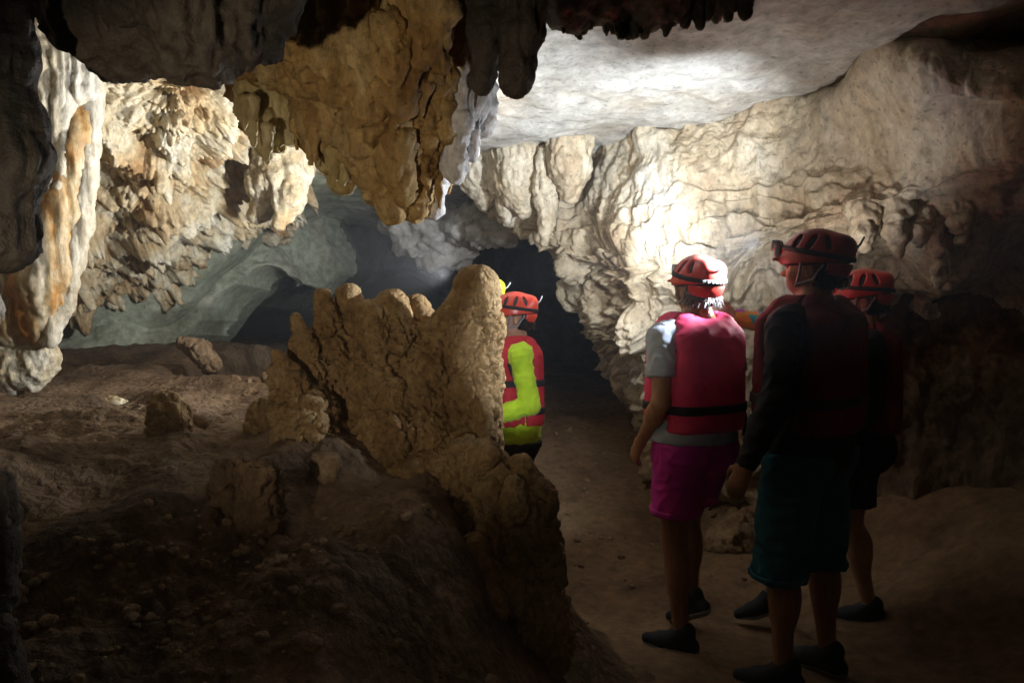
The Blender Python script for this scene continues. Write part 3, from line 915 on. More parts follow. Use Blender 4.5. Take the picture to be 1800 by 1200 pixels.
single([(392, 825, 2.32, 20), (400, 860, 2.32, 30), (405, 910, 2.32, 36)], 24, 'narrow dark lump at the left side of the low cluster on the mound', 'rock', 'rock', 'mud')
single([(558, 812, 2.62, 14), (582, 818, 2.62, 17), (575, 830, 2.62, 20)], 25, 'small ochre stone in front of the stalagmite group', 'rock', 'rock', 'rubble', 0.005)
single([(190, 712, 4.0, 18), (215, 722, 4.0, 20), (190, 740, 4.0, 30)], 26, 'pale flat stone lying behind the mound crest at left', 'rock', 'rock', 'coral', 0.006)
single([(350, 738, 3.02, 10), (362, 744, 3.02, 10)], 27, 'tiny stone beside the stubby round stalagmite', 'rock', 'rock', 'rubble', 0.004, h=0.006)
single([(322, 602, 5.2, 12), (350, 615, 5.2, 20), (370, 640, 5.2, 18)], 28, 'broken slab leaning at the edge of the shadow-shaped hole', 'rock', 'rock', 'rubble', 0.01, h=0.012)
for i, (px, py, r, lb) in enumerate([(412, 668, 9, 'round stone at the sill of the shadow-shaped hole, leftmost'), (436, 676, 11, 'flat stone at the sill of the shadow-shaped hole, in the middle'), (466, 664, 10, 'upright stone at the sill of the shadow-shaped hole, beside the stalagmites')]):
    single([(px, py, 4.6, r), (px + 8, py + 12, 4.6, r * 1.2)], 30 + i, lb, 'rock', 'rock', 'rubble', 0.008, 'stones at the passage sill', h=0.010)
single([(2, 850, 1.6, 22), (8, 920, 1.6, 26), (-5, 1060, 1.6, 40)], 35, 'dark narrow stalagmite at the left picture edge', mat='dark', a=0.006)
single([(-5, 1110, 1.35, 36), (-10, 1260, 1.35, 56)], 36, 'dark smooth knob in the bottom left corner', mat='dark', a=0.006)
single([(1300, 930, 4.65, 40), (1285, 960, 4.6, 45), (1330, 970, 4.6, 40)], 37, 'pale low boulder at the foot of the wall between two legs', 'rock', 'rock', 'rubble', 0.014, f=10, h=0.014)
single([(1150, 800, 5.0, 22), (1150, 830, 5.0, 30)], 38, 'small boulder at the foot of the cream wall left of the magenta shorts', 'rock', 'rock', 'rubble', 0.012, f=12, h=0.014)
single([(1640, 1050, 3.9, 12), (1665, 1056, 3.9, 14)], 39, 'pale stone on the dark floor at lower right', 'rock', 'rock', 'wall', 0.006)

# loose stones: a few to tell apart, the rest a scatter
def stone_mesh(name, r, seed, mat):
    f = Field((-1.5 * r,) * 3, (1.5 * r,) * 3, r / 4.5)
    f.ell((0, 0, 0), (r, r * .8, r * .6), k=0)
    V, Q = f.mesh()
    N = vnormals(V, Q)
    V = V + N * (r * 0.28 * fbm(V / r * 1.3, 3, seed))[:, None]
    return V, Q

protos = [stone_mesh('stone', 1.0, s, None) for s in range(5)]
def scatter(name, spots, mat, label, cat=None):
    Vs, Fs, n = [], [], 0
    for (x, y, z, r, a, p) in spots:
        V, Q = protos[p]
        c, s = math.cos(a), math.sin(a)
        W = V @ np.array([[c, s, 0], [-s, c, 0], [0, 0, 1]]) * r + np.array([x, y, z])
        Vs.append(W); Fs.append(Q + n); n += len(W)
    o = link_mesh(name, np.concatenate(Vs), np.concatenate(Fs), mat)
    return tag(o, label, cat, kind='stuff')

sp = []
cand = np.stack([rng.uniform(-2.2, 0.35, 5000), rng.uniform(1.2, 3.3, 5000), np.zeros(5000)], 1)
dens = sstep(-0.2, 0.45, perlin(cand * 1.9, 21) + 0.25 * perlin(cand * 6, 22))
cand = cand[rng.random(5000) < dens * 0.55][:1300]
zz = floor_z(cand)
for p, z in zip(cand, zz):
    r = 0.006 + 0.018 * rng.random() ** 3
    sp.append((p[0], p[1], z + r * 0.2, r, rng.uniform(0, 6), int(rng.integers(5))))
scatter('gravel', sp, M['rubble'], 'loose pebbles and clods strewn over the dark mound')
sp = []
cand = np.stack([rng.uniform(0.3, 1.6, 160), rng.uniform(3.9, 7.0, 160), np.zeros(160)], 1)
for p, z in zip(cand, floor_z(cand)):
    r = 0.008 + 0.022 * rng.random() ** 3
    sp.append((p[0], p[1], z + r * .2, r, rng.uniform(0, 6), int(rng.integers(5))))
scatter('path_gravel', sp, M['rubble'], 'pebbles along the path and wall foot')
#PEOPLE#

# ------------------------------------------------------------------ people
def skin_mat(name, col):
    m, nt, b = new_mat(name)
    n = nt.nodes.new('ShaderNodeTexNoise')
    n.inputs['Scale'].default_value = 30
    n.inputs['Detail'].default_value = 5
    r = nt.nodes.new('ShaderNodeValToRGB')
    r.color_ramp.elements[0].position, r.color_ramp.elements[0].color = .3, (col[0] * .8, col[1] * .72, col[2] * .7, 1)
    r.color_ramp.elements[1].position, r.color_ramp.elements[1].color = .7, (min(col[0] * 1.1, 1), col[1] * 1.1, col[2] * 1.1, 1)
    nt.links.new(n.outputs['Fac'], r.inputs['Fac'])
    nt.links.new(r.outputs['Color'], b.inputs['Base Color'])
    b.inputs['Roughness'].default_value = 0.5
    b.inputs['Subsurface Weight'].default_value = 0.0
    return m


def plain(name, col, rough=0.5, spec=0.5):
    m, nt, b = new_mat(name)
    tc = nt.nodes.new('ShaderNodeTexCoord')
    n = nt.nodes.new('ShaderNodeTexNoise')
    n.inputs['Scale'].default_value = 25
    n.inputs['Detail'].default_value = 5
    nt.links.new(tc.outputs['Object'], n.inputs['Vector'])
    r = nt.nodes.new('ShaderNodeMapRange')
    r.inputs['To Min'].default_value, r.inputs['To Max'].default_value = max(rough - .15, .05), min(rough + .2, 1)
    nt.links.new(n.outputs['Fac'], r.inputs['Value'])
    nt.links.new(r.outputs['Result'], b.inputs['Roughness'])
    b.inputs['Base Color'].default_value = (*col, 1)
    b.inputs['Specular IOR Level'].default_value = spec
    return m


M['skin_tan'] = skin_mat('tan_skin', (.36, .19, .11))
M['skin_light'] = skin_mat('light_skin', (.50, .30, .20))
M['helmet_red'] = plain('red_helmet_shell', (.62, .045, .035), .32)
M['helmet_orange'] = plain('orange_red_helmet_shell', (.72, .08, .05), .32)
M['helmet_shaded'] = plain('shaded_red_helmet_shell', (.40, .05, .045), .4)  # red shell with the wearer's shade put into the colour
M['helmet_yellow'] = plain('yellow_helmet_shell', (.62, .72, .03), .35)
M['black'] = plain('black_webbing', (.018, .018, .022), .7)
M['liner'] = plain('dark_foam_liner', (.05, .05, .055), .9)
M['grey_plastic'] = plain('grey_plastic', (.30, .32, .35), .4)
M['silver'] = plain('silver_reflective_print', (.55, .58, .62), .35)
M['white_print'] = plain('white_print', (.75, .76, .78), .5)
M['yellow_print'] = plain('yellow_print', (.6, .5, .08), .5)
M['vest_red'] = cloth_mat('red_vest_nylon', (.56, .035, .055), .62)
M['vest_pink'] = cloth_mat('crimson_vest_nylon', (.70, .055, .15), .62)
M['vest_shaded'] = cloth_mat('shaded_red_vest_nylon', (.13, .012, .016), .75)  # red vest, darkened in colour for people standing unlit
M['vest_lining'] = cloth_mat('dark_vest_mesh', (.045, .045, .042), .9)
M['neon'] = cloth_mat('neon_yellow_green_jersey', (.60, .92, .04), .7, sheen=.2)
M['shirt_grey'] = cloth_mat('pale_blue_grey_jersey', (.42, .48, .58), .8)
M['shirt_black'] = cloth_mat('black_jersey', (.016, .017, .022), .75)
M['shorts_magenta'] = cloth_mat('magenta_shorts', (.60, .04, .38), .6)
M['shorts_teal'] = cloth_mat('dark_teal_shorts', (.02, .13, .19), .7, var=.5)
M['shorts_black'] = cloth_mat('black_shorts', (.016, .016, .022), .7)
M['shoe'] = cloth_mat('dark_water_shoe', (.03, .035, .045), .7)
M['hair_grey'] = plain('greying_dark_hair', (.14, .13, .14), .45)
M['hair_black'] = plain('black_hair', (.02, .016, .014), .45)
M['eye'] = plain('dark_eye', (.03, .02, .015), .15)
M['lens'] = glow_mat('lit_lamp_lens', (.92, .96, 1.0), 30)


def sleeve_colours():
    m, nt, b = new_mat('multicolour_sleeve')
    tc = nt.nodes.new('ShaderNodeTexCoord')
    v = nt.nodes.new('ShaderNodeTexVoronoi')
    v.inputs['Scale'].default_value = 15
    nt.links.new(tc.outputs['Object'], v.inputs['Vector'])
    r = nt.nodes.new('ShaderNodeValToRGB')
    r.color_ramp.interpolation = 'CONSTANT'
    e = r.color_ramp.elements
    e[0].color = (.75, .30, .04, 1)
    e[1].position, e[1].color = .28, (.03, .38, .40, 1)
    for p, c in ((.5, (.10, .16, .50)), (.66, (.70, .28, .05)), (.82, (.45, .08, .40))):
        q = e.new(p)
        q.color = (*c, 1)
    sx = nt.nodes.new('ShaderNodeSeparateColor')
    nt.links.new(v.outputs['Color'], sx.inputs['Color'])
    nt.links.new(sx.outputs['Red'], r.inputs['Fac'])
    nt.links.new(r.outputs['Color'], b.inputs['Base Color'])
    b.inputs['Roughness'].default_value = .75
    return m


M['sleeve_multi'] = sleeve_colours()


def tube(name, pts, r, mat, parent, n=8, S=1.0):
    pts = [np.asarray(p, float) * S for p in pts]
    V, F = [], []
    for i, p in enumerate(pts):
        d = pts[min(i + 1, len(pts) - 1)] - pts[max(i - 1, 0)]
        d /= np.linalg.norm(d) + 1e-9
        u = np.cross(d, (0.3, 0.9, 0.1)); u /= np.linalg.norm(u)
        w = np.cross(d, u)
        rr = r[i] if isinstance(r, (list, tuple)) else r
        for j in range(n):
            a = 2 * math.pi * j / n
            V.append(p + rr * (math.cos(a) * u + math.sin(a) * w))
    for i in range(len(pts) - 1):
        for j in range(n):
            k = (j + 1) % n
            F.append((i * n + j, i * n + k, (i + 1) * n + k, (i + 1) * n + j))
    return link_mesh(name, V, F, mat, parent)


def rot(yaw=0, pitch=0, roll=0):
    return np.array((Matrix.Rotation(yaw, 3, 'Z') @ Matrix.Rotation(pitch, 3, 'X') @ Matrix.Rotation(roll, 3, 'Y')))


PIV = np.array([0, 0.0, 1.50])


def folds(V, N, amp=0.004, f=(16, 16, 26), seed=0):
    return V + N * (1.3 * amp * (np.clip(1 - 1.6 * np.abs(perlin(V @ np.array([[.8, .2, .5], [-.2, .9, .3], [-.5, -.3, .8]]) * np.array(f) * .8 + 0.7 * fbm(V * 6, 2, 205)[:, None], 200 + seed)), 0, 1) ** 2.2 - .3) + amp * .7 * fbm(V * 7, 2, 210 + seed))[:, None]


def sdf_part(name, build, lo, hi, h, mat, parent, S, wrinkle=0, post=None, seed=0):
    f = Field(lo, hi, h)
    build(f)
    V, Q = f.mesh()
    if wrinkle:
        V = folds(V, vnormals(V, Q), wrinkle, seed=seed)
    if post is not None:
        V = post(V)
    return link_mesh(name, V * S, Q, mat, parent)


ARM_HANG_L = dict(sh=(-.19, 0, 1.405), el=(-.245, -.035, 1.13), wr=(-.235, .06, .885), thumb=(0, 1, 0), palm=(1, 0, 0), curl=.35)
ARM_HANG_R = dict(sh=(.19, 0, 1.405), el=(.245, -.035, 1.13), wr=(.235, .06, .885), thumb=(0, 1, 0), palm=(-1, 0, 0), curl=.35)
LEG_L = dict(hip=(-.09, 0, .90), kn=(-.10, .02, .49), an=(-.10, -.02, .085), toe=0.0, lift=0.0)
LEG_R = dict(hip=(.09, 0, .90), kn=(.10, .02, .49), an=(.10, -.02, .085), toe=0.0, lift=0.0)
HEADLAMPS = []


def person(loc, rz, H, label, armL=ARM_HANG_L, armR=ARM_HANG_R, legL=LEG_L, legR=LEG_R, yaw=0.0, pitch=0.0, skin='skin_tan',
           helmet='helmet_red', shirt='shirt_black', sleeves=('long', 'long'), vest='vest_red', shorts='shorts_black', short_hem=.48,
           hair=None, wide=1.0, seed=0, sleeve_mats=(None, None), band_print=False, hem=0.93, lit=True, short_top=1.03, flare=.016, straps=(1.085, 1.245)):
    S = H / 1.72
    t = empty('person', loc, rz)
    tag(t, label, 'person', 'cavers in red helmets and life vests' if helmet != 'helmet_yellow' else None)
    Rh = rot(yaw, pitch)
    hd = lambda p: PIV + Rh @ (np.asarray(p, float) - PIV)
    hv = lambda V: PIV + (V - PIV) @ Rh.T
    A = lambda v: np.asarray(v, float)
    W = wide

    def hand(f, arm):
        el, wr = A(arm['el']), A(arm['wr'])
        d = arm.get('dir')
        d = (wr - el) if d is None else A(d)
        d = d / np.linalg.norm(d)
        s = A(arm['thumb']); s = s - d * (s @ d); s /= np.linalg.norm(s)
        n = A(arm['palm']); n = n - d * (n @ d) - s * (n @ s); n /= np.linalg.norm(n)
        for i in range(4):
            off = (1.5 - i) * 0.019
            kn = wr + d * (0.088 - 0.005 * abs(i - 1)) + s * off
            f.cone(wr + s * off * .45 + d * .005, kn, .017, .0125, .012)
            a, p, ls = 0.15 + 0.06 * i, kn, (.043, .027, .021)
            for j, l in enumerate(ls):
                dd = d * math.cos(a) + n * math.sin(a)
                q = p + dd * l * (1, 1.1, 1.02, .82)[i]
                f.cone(p, q, .0098 - .0012 * j, .0090 - .0014 * j, .004)
                p = q
                a += arm['curl'] + .1 * j
        p = wr + d * .022 + s * .024
        q = p + (d * .6 + s * .7 + n * .25) * .042
        r = q + (d * .85 + s * .25 + n * .3) * .032
        e = r + (d * .9 + n * .35) * .024
        f.cone(wr + d * .02, p, .016, .015, .012)
        f.cone(p, q, .0145, .0115, .008); f.cone(q, r, .0115, .010, .004); f.cone(r, e, .010, .0075, .003)

    def body(f):
        f.ell((0, 0, .95), (.165 * W, .118 * W, .13), k=.04)
        f.ell((0, 0, 1.13), (.142 * W, .105 * W, .20), k=.05)
        f.ell((0, .005, 1.31), (.165 * W, .115 * W, .16), k=.05)
        f.cone((-.15, -.005, 1.405), (.15, -.005, 1.405), .062, .062, .05)
        f.cone((-.09, -.01, 1.43), hd((0, -.01, 1.50)), .05, .05, .04); f.cone((.09, -.01, 1.43), hd((0, -.01, 1.50)), .05, .05, .04)
        f.cone((0, -.012, 1.42), hd((0, .0, 1.56)), .062, .055, .03)
        # head: skull, face, jaw, nose, brow, lips, ears
        f.ell(hd((0, -.002, 1.63)), (.074, .096, .088), Rh, k=.02)
        f.ell(hd((0, .040, 1.588)), (.058, .055, .068), Rh, k=.03)
        f.ell(hd((0, .058, 1.545)), (.038, .036, .030), Rh, k=.03)
        f.cone(hd((0, .088, 1.612)), hd((0, .112, 1.582)), .009, .013, .010)
        f.cone(hd((-.045, .082, 1.630)), hd((.045, .082, 1.630)), .012, .012, .012)
        f.cone(hd((-.018, .088, 1.556)), hd((.018, .088, 1.556)), .008, .008, .008)
        for sx in (-1, 1):
            f.ell(hd((sx * .030, .100, 1.612)), (.014, .010, .009), Rh, k=.006, op='sub')
            f.ell(hd((sx * .040, .070, 1.580)), (.022, .022, .022), Rh, k=.02)
            f.ell(hd((sx * .078, -.004, 1.598)), (.010, .021, .033), Rh @ rot(sx * -.35), k=.006)
            f.ell(hd((sx * .090, .002, 1.600)), (.007, .012, .020), Rh, k=.004, op='sub')
        for arm in (armL, armR):
            f.cone(arm['sh'], arm['el'], .050, .039, .03); f.cone(arm['el'], arm['wr'], .040, .025, .02)
            m = A(arm['el']) * .7 + A(arm['wr']) * .3
            f.ell(m, (.036, .036, .05), k=.03)
            hand(f, arm)
        for lg in (legL, legR):
            f.cone(lg['hip'], lg['kn'], .088 * W, .056, .03); f.cone(lg['kn'], lg['an'], .055, .034, .02)
            c = A(lg['kn']) * .68 + A(lg['an']) * .32 + np.array([0, -.022, 0])
            f.ell(c, (.050, .055, .12), k=.03)
            foot(f, lg, .8)

    def foot(f, lg, s_):
        an = A(lg['an'])
        R = rot(lg['toe']) @ rot(0, lg['lift'])
        q = lambda v: an + R @ A(v)
        f.cone(q((0, -.045, -.05)), q((.0, .09, -.058)), .034 * s_, .036 * s_, .02)
        f.cone(q((0, .09, -.058)), q((.0, .165, -.066)), .036 * s_, .022 * s_, .02)
        f.cone(q((0, -.02, .01)), q((0, .04, -.035)), .040 * s_, .036 * s_, .02)

    pts = np.array([armL['el'], armL['wr'], armR['el'], armR['wr'], legL['kn'], legL['an'], legR['kn'], legR['an'], (-.22, -.2, 0), (.22, .2, 1.78)])
    lo, hi = pts.min(0) - .24, pts.max(0) + .24
    lo[2], hi[2] = -.06, 1.80
    sdf_part('body', body, lo, hi, .0085, M[skin], t, S)
    for sx in (-1, 1):
        f = Field((-.2, -.2, 1.3), (.2, .2, 1.9), .004)
        f.ell(hd((sx * .030, .088, 1.612)), (.013, .010, .010), k=0)
        V, Q = f.mesh()
        link_mesh('eye', V * S, Q, M['eye'], t)

    # shirt
    def torso(f, e):
        f.ell((0, 0, .97), (.162 * W + e, .115 * W + e, .14), k=.05)
        f.ell((0, 0, 1.13), (.142 * W + e, .105 * W + e, .22), k=.05)
        f.ell((0, .005, 1.31), (.165 * W + e, .115 * W + e, .165), k=.05)
        f.cone((-.15, -.005, 1.405), (.15, -.005, 1.405), .062 + e, .062 + e, .05)

    def shirt_b(f):
        torso(f, .016)
        f.ell((0, -.004, .95), (.165 * W + flare, .122 * W + flare, .16), k=.05)
        f.cone((0, -.012, 1.42), (0, -.006, 1.475), .064, .062, .03)
        f.cut((0, 0, hem), (0, 0, -1)); f.cut((0, 0, 1.475), (0, .25, 1))
    sh = sdf_part('shirt', shirt_b, (-.3, -.25, .8), (.3, .25, 1.52), .009, M[shirt], t, S, .005, seed=seed)
    for arm, kind, sm in ((armL, sleeves[0], sleeve_mats[0]), (armR, sleeves[1], sleeve_mats[1])):
        a, e, w = A(arm['sh']), A(arm['el']), A(arm['wr'])
        b_ = np.minimum(np.minimum(a, e), w) - .1
        c_ = np.maximum(np.maximum(a, e), w) + .1

        def sleeve_b(f):
            if kind == 'long':
                f.cone(a, e, .066, .057, .03); f.cone(e, e * .6 + w * .4, .057, .054, .02); f.cone(e * .6 + w * .4, w + (w - e) * .1, .054, .036, .02)
                f.cut(w, w - e)
            else:
                f.cone(a, e, .070, .066, .03)
                f.cut(a + (e - a) * .62, e - a)
        sdf_part('sleeve', sleeve_b, b_, c_, .008, M[sm or shirt], sh, S, .006, seed=seed + 3)

    # shorts
    def shorts_b(f, e=0.0):
        f.ell((0, -.005, .955), (.18 * W, .140 * W, .15), k=.05)
        for lg in (legL, legR):
            h_, k_ = A(lg['hip']), A(lg['kn'])
            f.cone(h_, k_ + (k_ - h_) * .2, .112 * W + e, .098 * W + e, .035)
            f.ell(h_ + np.array([0, -.055, .01]), (.095 * W, .09, .11), k=.04)
        f.cut((0, 0, short_hem), (0, 0, -1)); f.cut((0, 0, short_top), (0, 0, 1))
    so = sdf_part('shorts', shorts_b, (-.42, -.42, short_hem - .06), (.42, .5, 1.08), .009, M[shorts], t, S, .006, seed=seed + 5)

    f = Field((-.42, -.42, short_hem - .06), (.42, .5, short_hem + .1), .009)
    for lg in (legL, legR):
        h_, k_ = A(lg['hip']), A(lg['kn'])
        f.cone(h_, k_ + (k_ - h_) * .2, .112 * W + .006, .098 * W + .006, .035)
    f.cut((0, 0, short_hem + .024), (0, 0, 1)); f.cut((0, 0, short_hem - .004), (0, 0, -1))
    V, Q = f.mesh()
    link_mesh('hem', folds(V, vnormals(V, Q), .006, seed=seed + 5) * S, Q, M[shorts], so)

    # shoes
    for lg in (legL, legR):
        an = A(lg['an'])
        so_ = sdf_part('shoe', lambda f: foot(f, lg, 1.12), an - .24, an + .24, .007, M['shoe'], t, S)
        Rf = rot(lg['toe']) @ rot(0, lg['lift'])
        f = Field(an - .26, an + .26, .007)
        foot(f, lg, 1.24)
        f.cut(an + Rf @ A((0, .05, -.070)), Rf @ A((0, .06, 1)))
        V, Q = f.mesh()
        link_mesh('sole', V * S, Q, M['grey_plastic'], so_)

    # life vest: back panel, two front panels, mesh sides, straps
    def vest_shape(f, e=0.0, shrink=0.0):
        f.ell((0, -.004, 1.13), (.200 * W + e, .166 * W + e, .42), k=.03)
        f.box((0, -.002, 1.20), (.192 * W + e, .150 * W + e, .26 + e), .07, k=.06)
        f.cone((-.105, -.05, 1.455), (-.105, .05, 1.455), .050 + e, .050 + e, .04)
        f.cone((.105, -.05, 1.455), (.105, .05, 1.455), .050 + e, .050 + e, .04)

    def holes(f):
        for sx in (-1, 1):
            f.ell((sx * .255, .0, 1.34), (.10, .125, .155), k=.02, op='sub')
            f.ell((sx * .25, .0, 1.12), (.075, .085, .30), k=.02, op='sub')
        f.cone((0, .03, 1.40), (0, -.02, 1.60), .075, .11, k=.02, op='sub')
        f.ell((0, .20, 1.42), (.055, .12, .12), k=.02, op='sub')
    vz = 1.0
    v = sdf_part('life_vest', lambda f: (torso(f, .028), f.cut((0, 0, vz + .01), (0, 0, -1)), f.cut((0, 0, 1.36), (0, 0, 1))), (-.32, -.3, .9), (.32, .3, 1.6), .009, M['vest_lining'], t, S, .003, seed=seed)

    def back_b(f):
        vest_shape(f); holes(f)
        f.cut((0, -.035, 1.2), (0, 1, 0)); f.cut((0, 0, vz), (0, 0, -1))

    def front_b(sx):
        def b(f):
            vest_shape(f); holes(f)
            f.cut((0, -.030, 1.2), (0, -1, 0)); f.cut((0, 0, vz), (0, 0, -1))
            f.cut((sx * .006, 0, 1.2), (-sx, 0, 0))
        return b
    puff = lambda V: V
    bp_ = sdf_part('back_panel', back_b, (-.32, -.3, .9), (.32, .3, 1.6), .0085, M[vest], v, S, .003, seed=seed + 7)
    for sx in (-1, 1):
        sdf_part('front_panel', front_b(sx), (-.32, -.3, .9), (.32, .3, 1.6), .0085, M[vest], v, S, .003, seed=seed + 8)
    for zz_, tilt in [(z_, 0.0) for z_ in straps]:
        def strap_b(f):
            vest_shape(f, .007)
            for sx in (-1, 1):
                f.ell((sx * .262, .0, 1.34), (.10, .125, .155), k=.02, op='sub')
            f.cut((0, 0, zz_ + .019), (0, tilt, 1)); f.cut((0, 0, zz_ - .019), (0, -tilt, -1))
        for (xx, yy) in ((0.0, .172 * W), (-.155 * W, -.115 * W), (.155 * W, -.115 * W)):
            f = Field((xx - .06, yy - .06, zz_ - .06), (xx + .06, yy + .06, zz_ + .06), .005)
            f.box((xx, yy, zz_), (.026, .014, .024), .006, rot(0 if xx == 0 else (.75 if xx > 0 else -.75)), k=0)
            f.box((xx, yy - .012 if xx else yy + .012, zz_), (.006, .02, .012), .003, k=0, op='sub')
            V, Q = f.mesh()
            link_mesh('buckle', V * S, Q, M['black'], v)
        tube('strap_tail', [(.165 * W, -.128 * W, zz_ + .0), (.17 * W, -.142 * W, zz_ - .05), (.158 * W, -.146 * W, zz_ - .13)], [.010, .009, .008], M['black'], v, S=S)
        sdf_part('strap', strap_b, (-.32, -.3, zz_ - .06), (.32, .3, zz_ + .06), .007, M['black'], v, S)

    # helmet
    def shell(f, e):
        f.ell((0, -.004, 1.643), (.106 + e, .133 + e, .118 + e), k=0)
        f.cone((-.03, -.10, 1.70), (.03, -.10, 1.70), .032 + e, .032 + e, .04)

    def helm_b(f):
        shell(f, 0)
        f.cut((0, 0, 1.628), (0, -.10, -1)); f.cut((0, -.085, 1.615), (0, -.9, -.32)) if False else None
        f.box((0, .118, 1.640), (.062, .030, .006), .005, rot(0, -.18), k=.02)
        for sx in (-1, 1):
            for (yy, ax, az) in ((.055, .3, .10), (.0, .0, .105), (-.055, -.3, .10)):
                p = np.array([sx * .082, yy, 1.705])
                f.ell(p, (.05, .010, .028), rot(0, .5 * (1 if yy >= 0 else -1) * .8, sx * .35), k=.004, op='sub')
    hm = sdf_part('helmet', helm_b, (-.16, -.2, 1.56), (.16, .2, 1.80), .0055, M[helmet], t, S, post=hv)
    # back of the shell comes down over the nape
    sdf_part('nape_guard', lambda f: (shell(f, -.001), f.cut((0, 0, 1.632), (0, 0, 1)), f.cut((0, -.055, 1.60), (0, 1, .25)), f.cut((0, 0, 1.606), (0, .25, -1))), (-.16, -.2, 1.52), (.16, .2, 1.70), .0055, M[helmet], hm, S, post=hv)
    sdf_part('liner', lambda f: (f.ell((0, -.004, 1.643), (.098, .122, .108), k=0), f.cut((0, 0, 1.622), (0, -.10, -1))), (-.16, -.2, 1.56), (.16, .2, 1.78), .006, M['liner'], hm, S, post=hv)

    def band_b(f):
        shell(f, .005)
        f.cut((0, 0, 1.677), (0, -.14, 1)); f.cut((0, 0, 1.657), (0, .14, -1))
    bd = sdf_part('lamp_strap', band_b, (-.16, -.2, 1.58), (.16, .2, 1.76), .005, M['black'], hm, S, post=hv)
    sdf_part('headlamp', lambda f: (f.box((0, .148, 1.690), (.031, .016, .021), .007, k=0), f.box((0, .136, 1.670), (.036, .012, .026), .005, k=.008)), (-.1, .08, 1.6), (.1, .2, 1.76), .0045, M['grey_plastic'], hm, S, post=hv)
    f = Field((-.1, .1, 1.6), (.1, .22, 1.76), .0035)
    f.ell((0, .163, 1.690), (.017, .006, .014), k=0)
    V, Q = f.mesh()
    link_mesh('lamp_lens', hv(V) * S, Q, M['lens'] if lit else M['grey_plastic'], hm)
    tube('rear_clip', [hd((0, -.135, 1.690)), hd((0, -.150, 1.705)), hd((0, -.163, 1.735))], .004, M['grey_plastic'], hm, S=S)
    for sx in (-1, 1):
        tube('chin_strap', [hd((sx * .094, .03, 1.632)), hd((sx * .080, .035, 1.59)), hd((sx * .052, .05, 1.545)), hd((sx * .012, .06, 1.515))], .0055, M['grey_plastic'], hm, S=S)
        tube('chin_strap', [hd((sx * .094, -.05, 1.625)), hd((sx * .082, -.015, 1.568)), hd((sx * .056, .045, 1.548))], .005, M['grey_plastic'], hm, S=S)
    if band_print:
        for i in range(7):
            a = math.pi * 1.5 + (i - 3) * .17
            for j in range(2):
                p = np.array([math.cos(a) * .114, -.004 + math.sin(a) * .141, 1.667 + .138 * math.sin(a) * .141 + (j - .5) * .006])
                u = np.array([-math.sin(a), math.cos(a), 0])
                tube('strap_print', [hd(p - u * .006 + np.array([0, 0, -.002])), hd(p + u * .006 + np.array([0, 0, .003]))], .0017, M['silver'], bd, 6, S)
    if hair:
        def hair_b(f):
            f.ell((0, -.012, 1.612), (.088, .100, .082), k=0)
            f.cut((0, 0, 1.64), (0, 0, 1)); f.cut((0, -.022, 1.58), (0, 1, .35)); f.cut((0, 0, 1.545), (0, .2, -1))
        def hair_p(V):
            N = (V - np.array([0, -.01, 1.61])); N /= np.linalg.norm(N, axis=1)[:, None]
            return hv(V + N * (.008 * ridged(V * np.array([70, 70, 30]), 2, 231) + .006 * fbm(V * 40, 2, 233))[:, None])
        hr = sdf_part('hair', hair_b, (-.14, -.16, 1.48), (.14, .14, 1.70), .005, M[hair], t, S, post=hair_p)
        Vs, Fs, n = [], [], 0
        rr = random.Random(5 + seed)
        for i in range(150):
            a = rr.uniform(math.pi * 1.08, math.pi * 1.92)
            r0 = .086
            p = np.array([math.cos(a) * r0, -.012 + math.sin(a) * .098, rr.uniform(1.555, 1.592)])
            dn = np.array([math.cos(a) * .3 + rr.uniform(-.5, .5), math.sin(a) * .3 + rr.uniform(-.3, .3), -.8])
            q = p + dn * rr.uniform(.018, .04)
            s_ = np.cross(dn, [math.cos(a), math.sin(a), 0]); s_ /= np.linalg.norm(s_)
            o_ = np.array([math.cos(a), math.sin(a), .1]) * .006
            for w in (p - s_ * .0025, p + s_ * .0025, (p + q) / 2 + o_ + s_ * .0025, (p + q) / 2 + o_ - s_ * .0025, q + s_ * .001, q - s_ * .001):
                Vs.append(hd(w) * S)
            Fs += [(n, n + 1, n + 2, n + 3), (n + 3, n + 2, n + 4, n + 5)]
            n += 6
        link_mesh('hair_strands', np.array(Vs), np.array(Fs), M[hair], hr)
    m = Matrix.Translation(Vector(loc)) @ Matrix.Rotation(rz, 4, 'Z')
    lamp = m @ Vector(hd((0, .205, 1.695)) * S)
    return t, sh, so, lamp, S


def beam(lamp, target, energy, angle, blend, col=(0.95, 0.97, 1.0), soft=.02):
    """a spot lamp"""
    l = bpy.data.lights.new('lamp_or_fill_beam', 'SPOT')
    l.energy, l.spot_size, l.spot_blend, l.color, l.shadow_soft_size = energy, math.radians(angle), blend, col, soft
    o = bpy.data.objects.new('lamp_or_fill_beam', l)
    COL.objects.link(o)
    o.location = lamp
    o.rotation_euler = (Vector(target) - Vector(lamp)).to_track_quat('-Z', 'Y').to_euler()


def ground(px, py, Y):
    p = at(px, py, Y)
    return (p[0], Y, float(floor_z(np.array([[p[0], Y, 0.]]))[0]) - .003)


R_ = math.radians
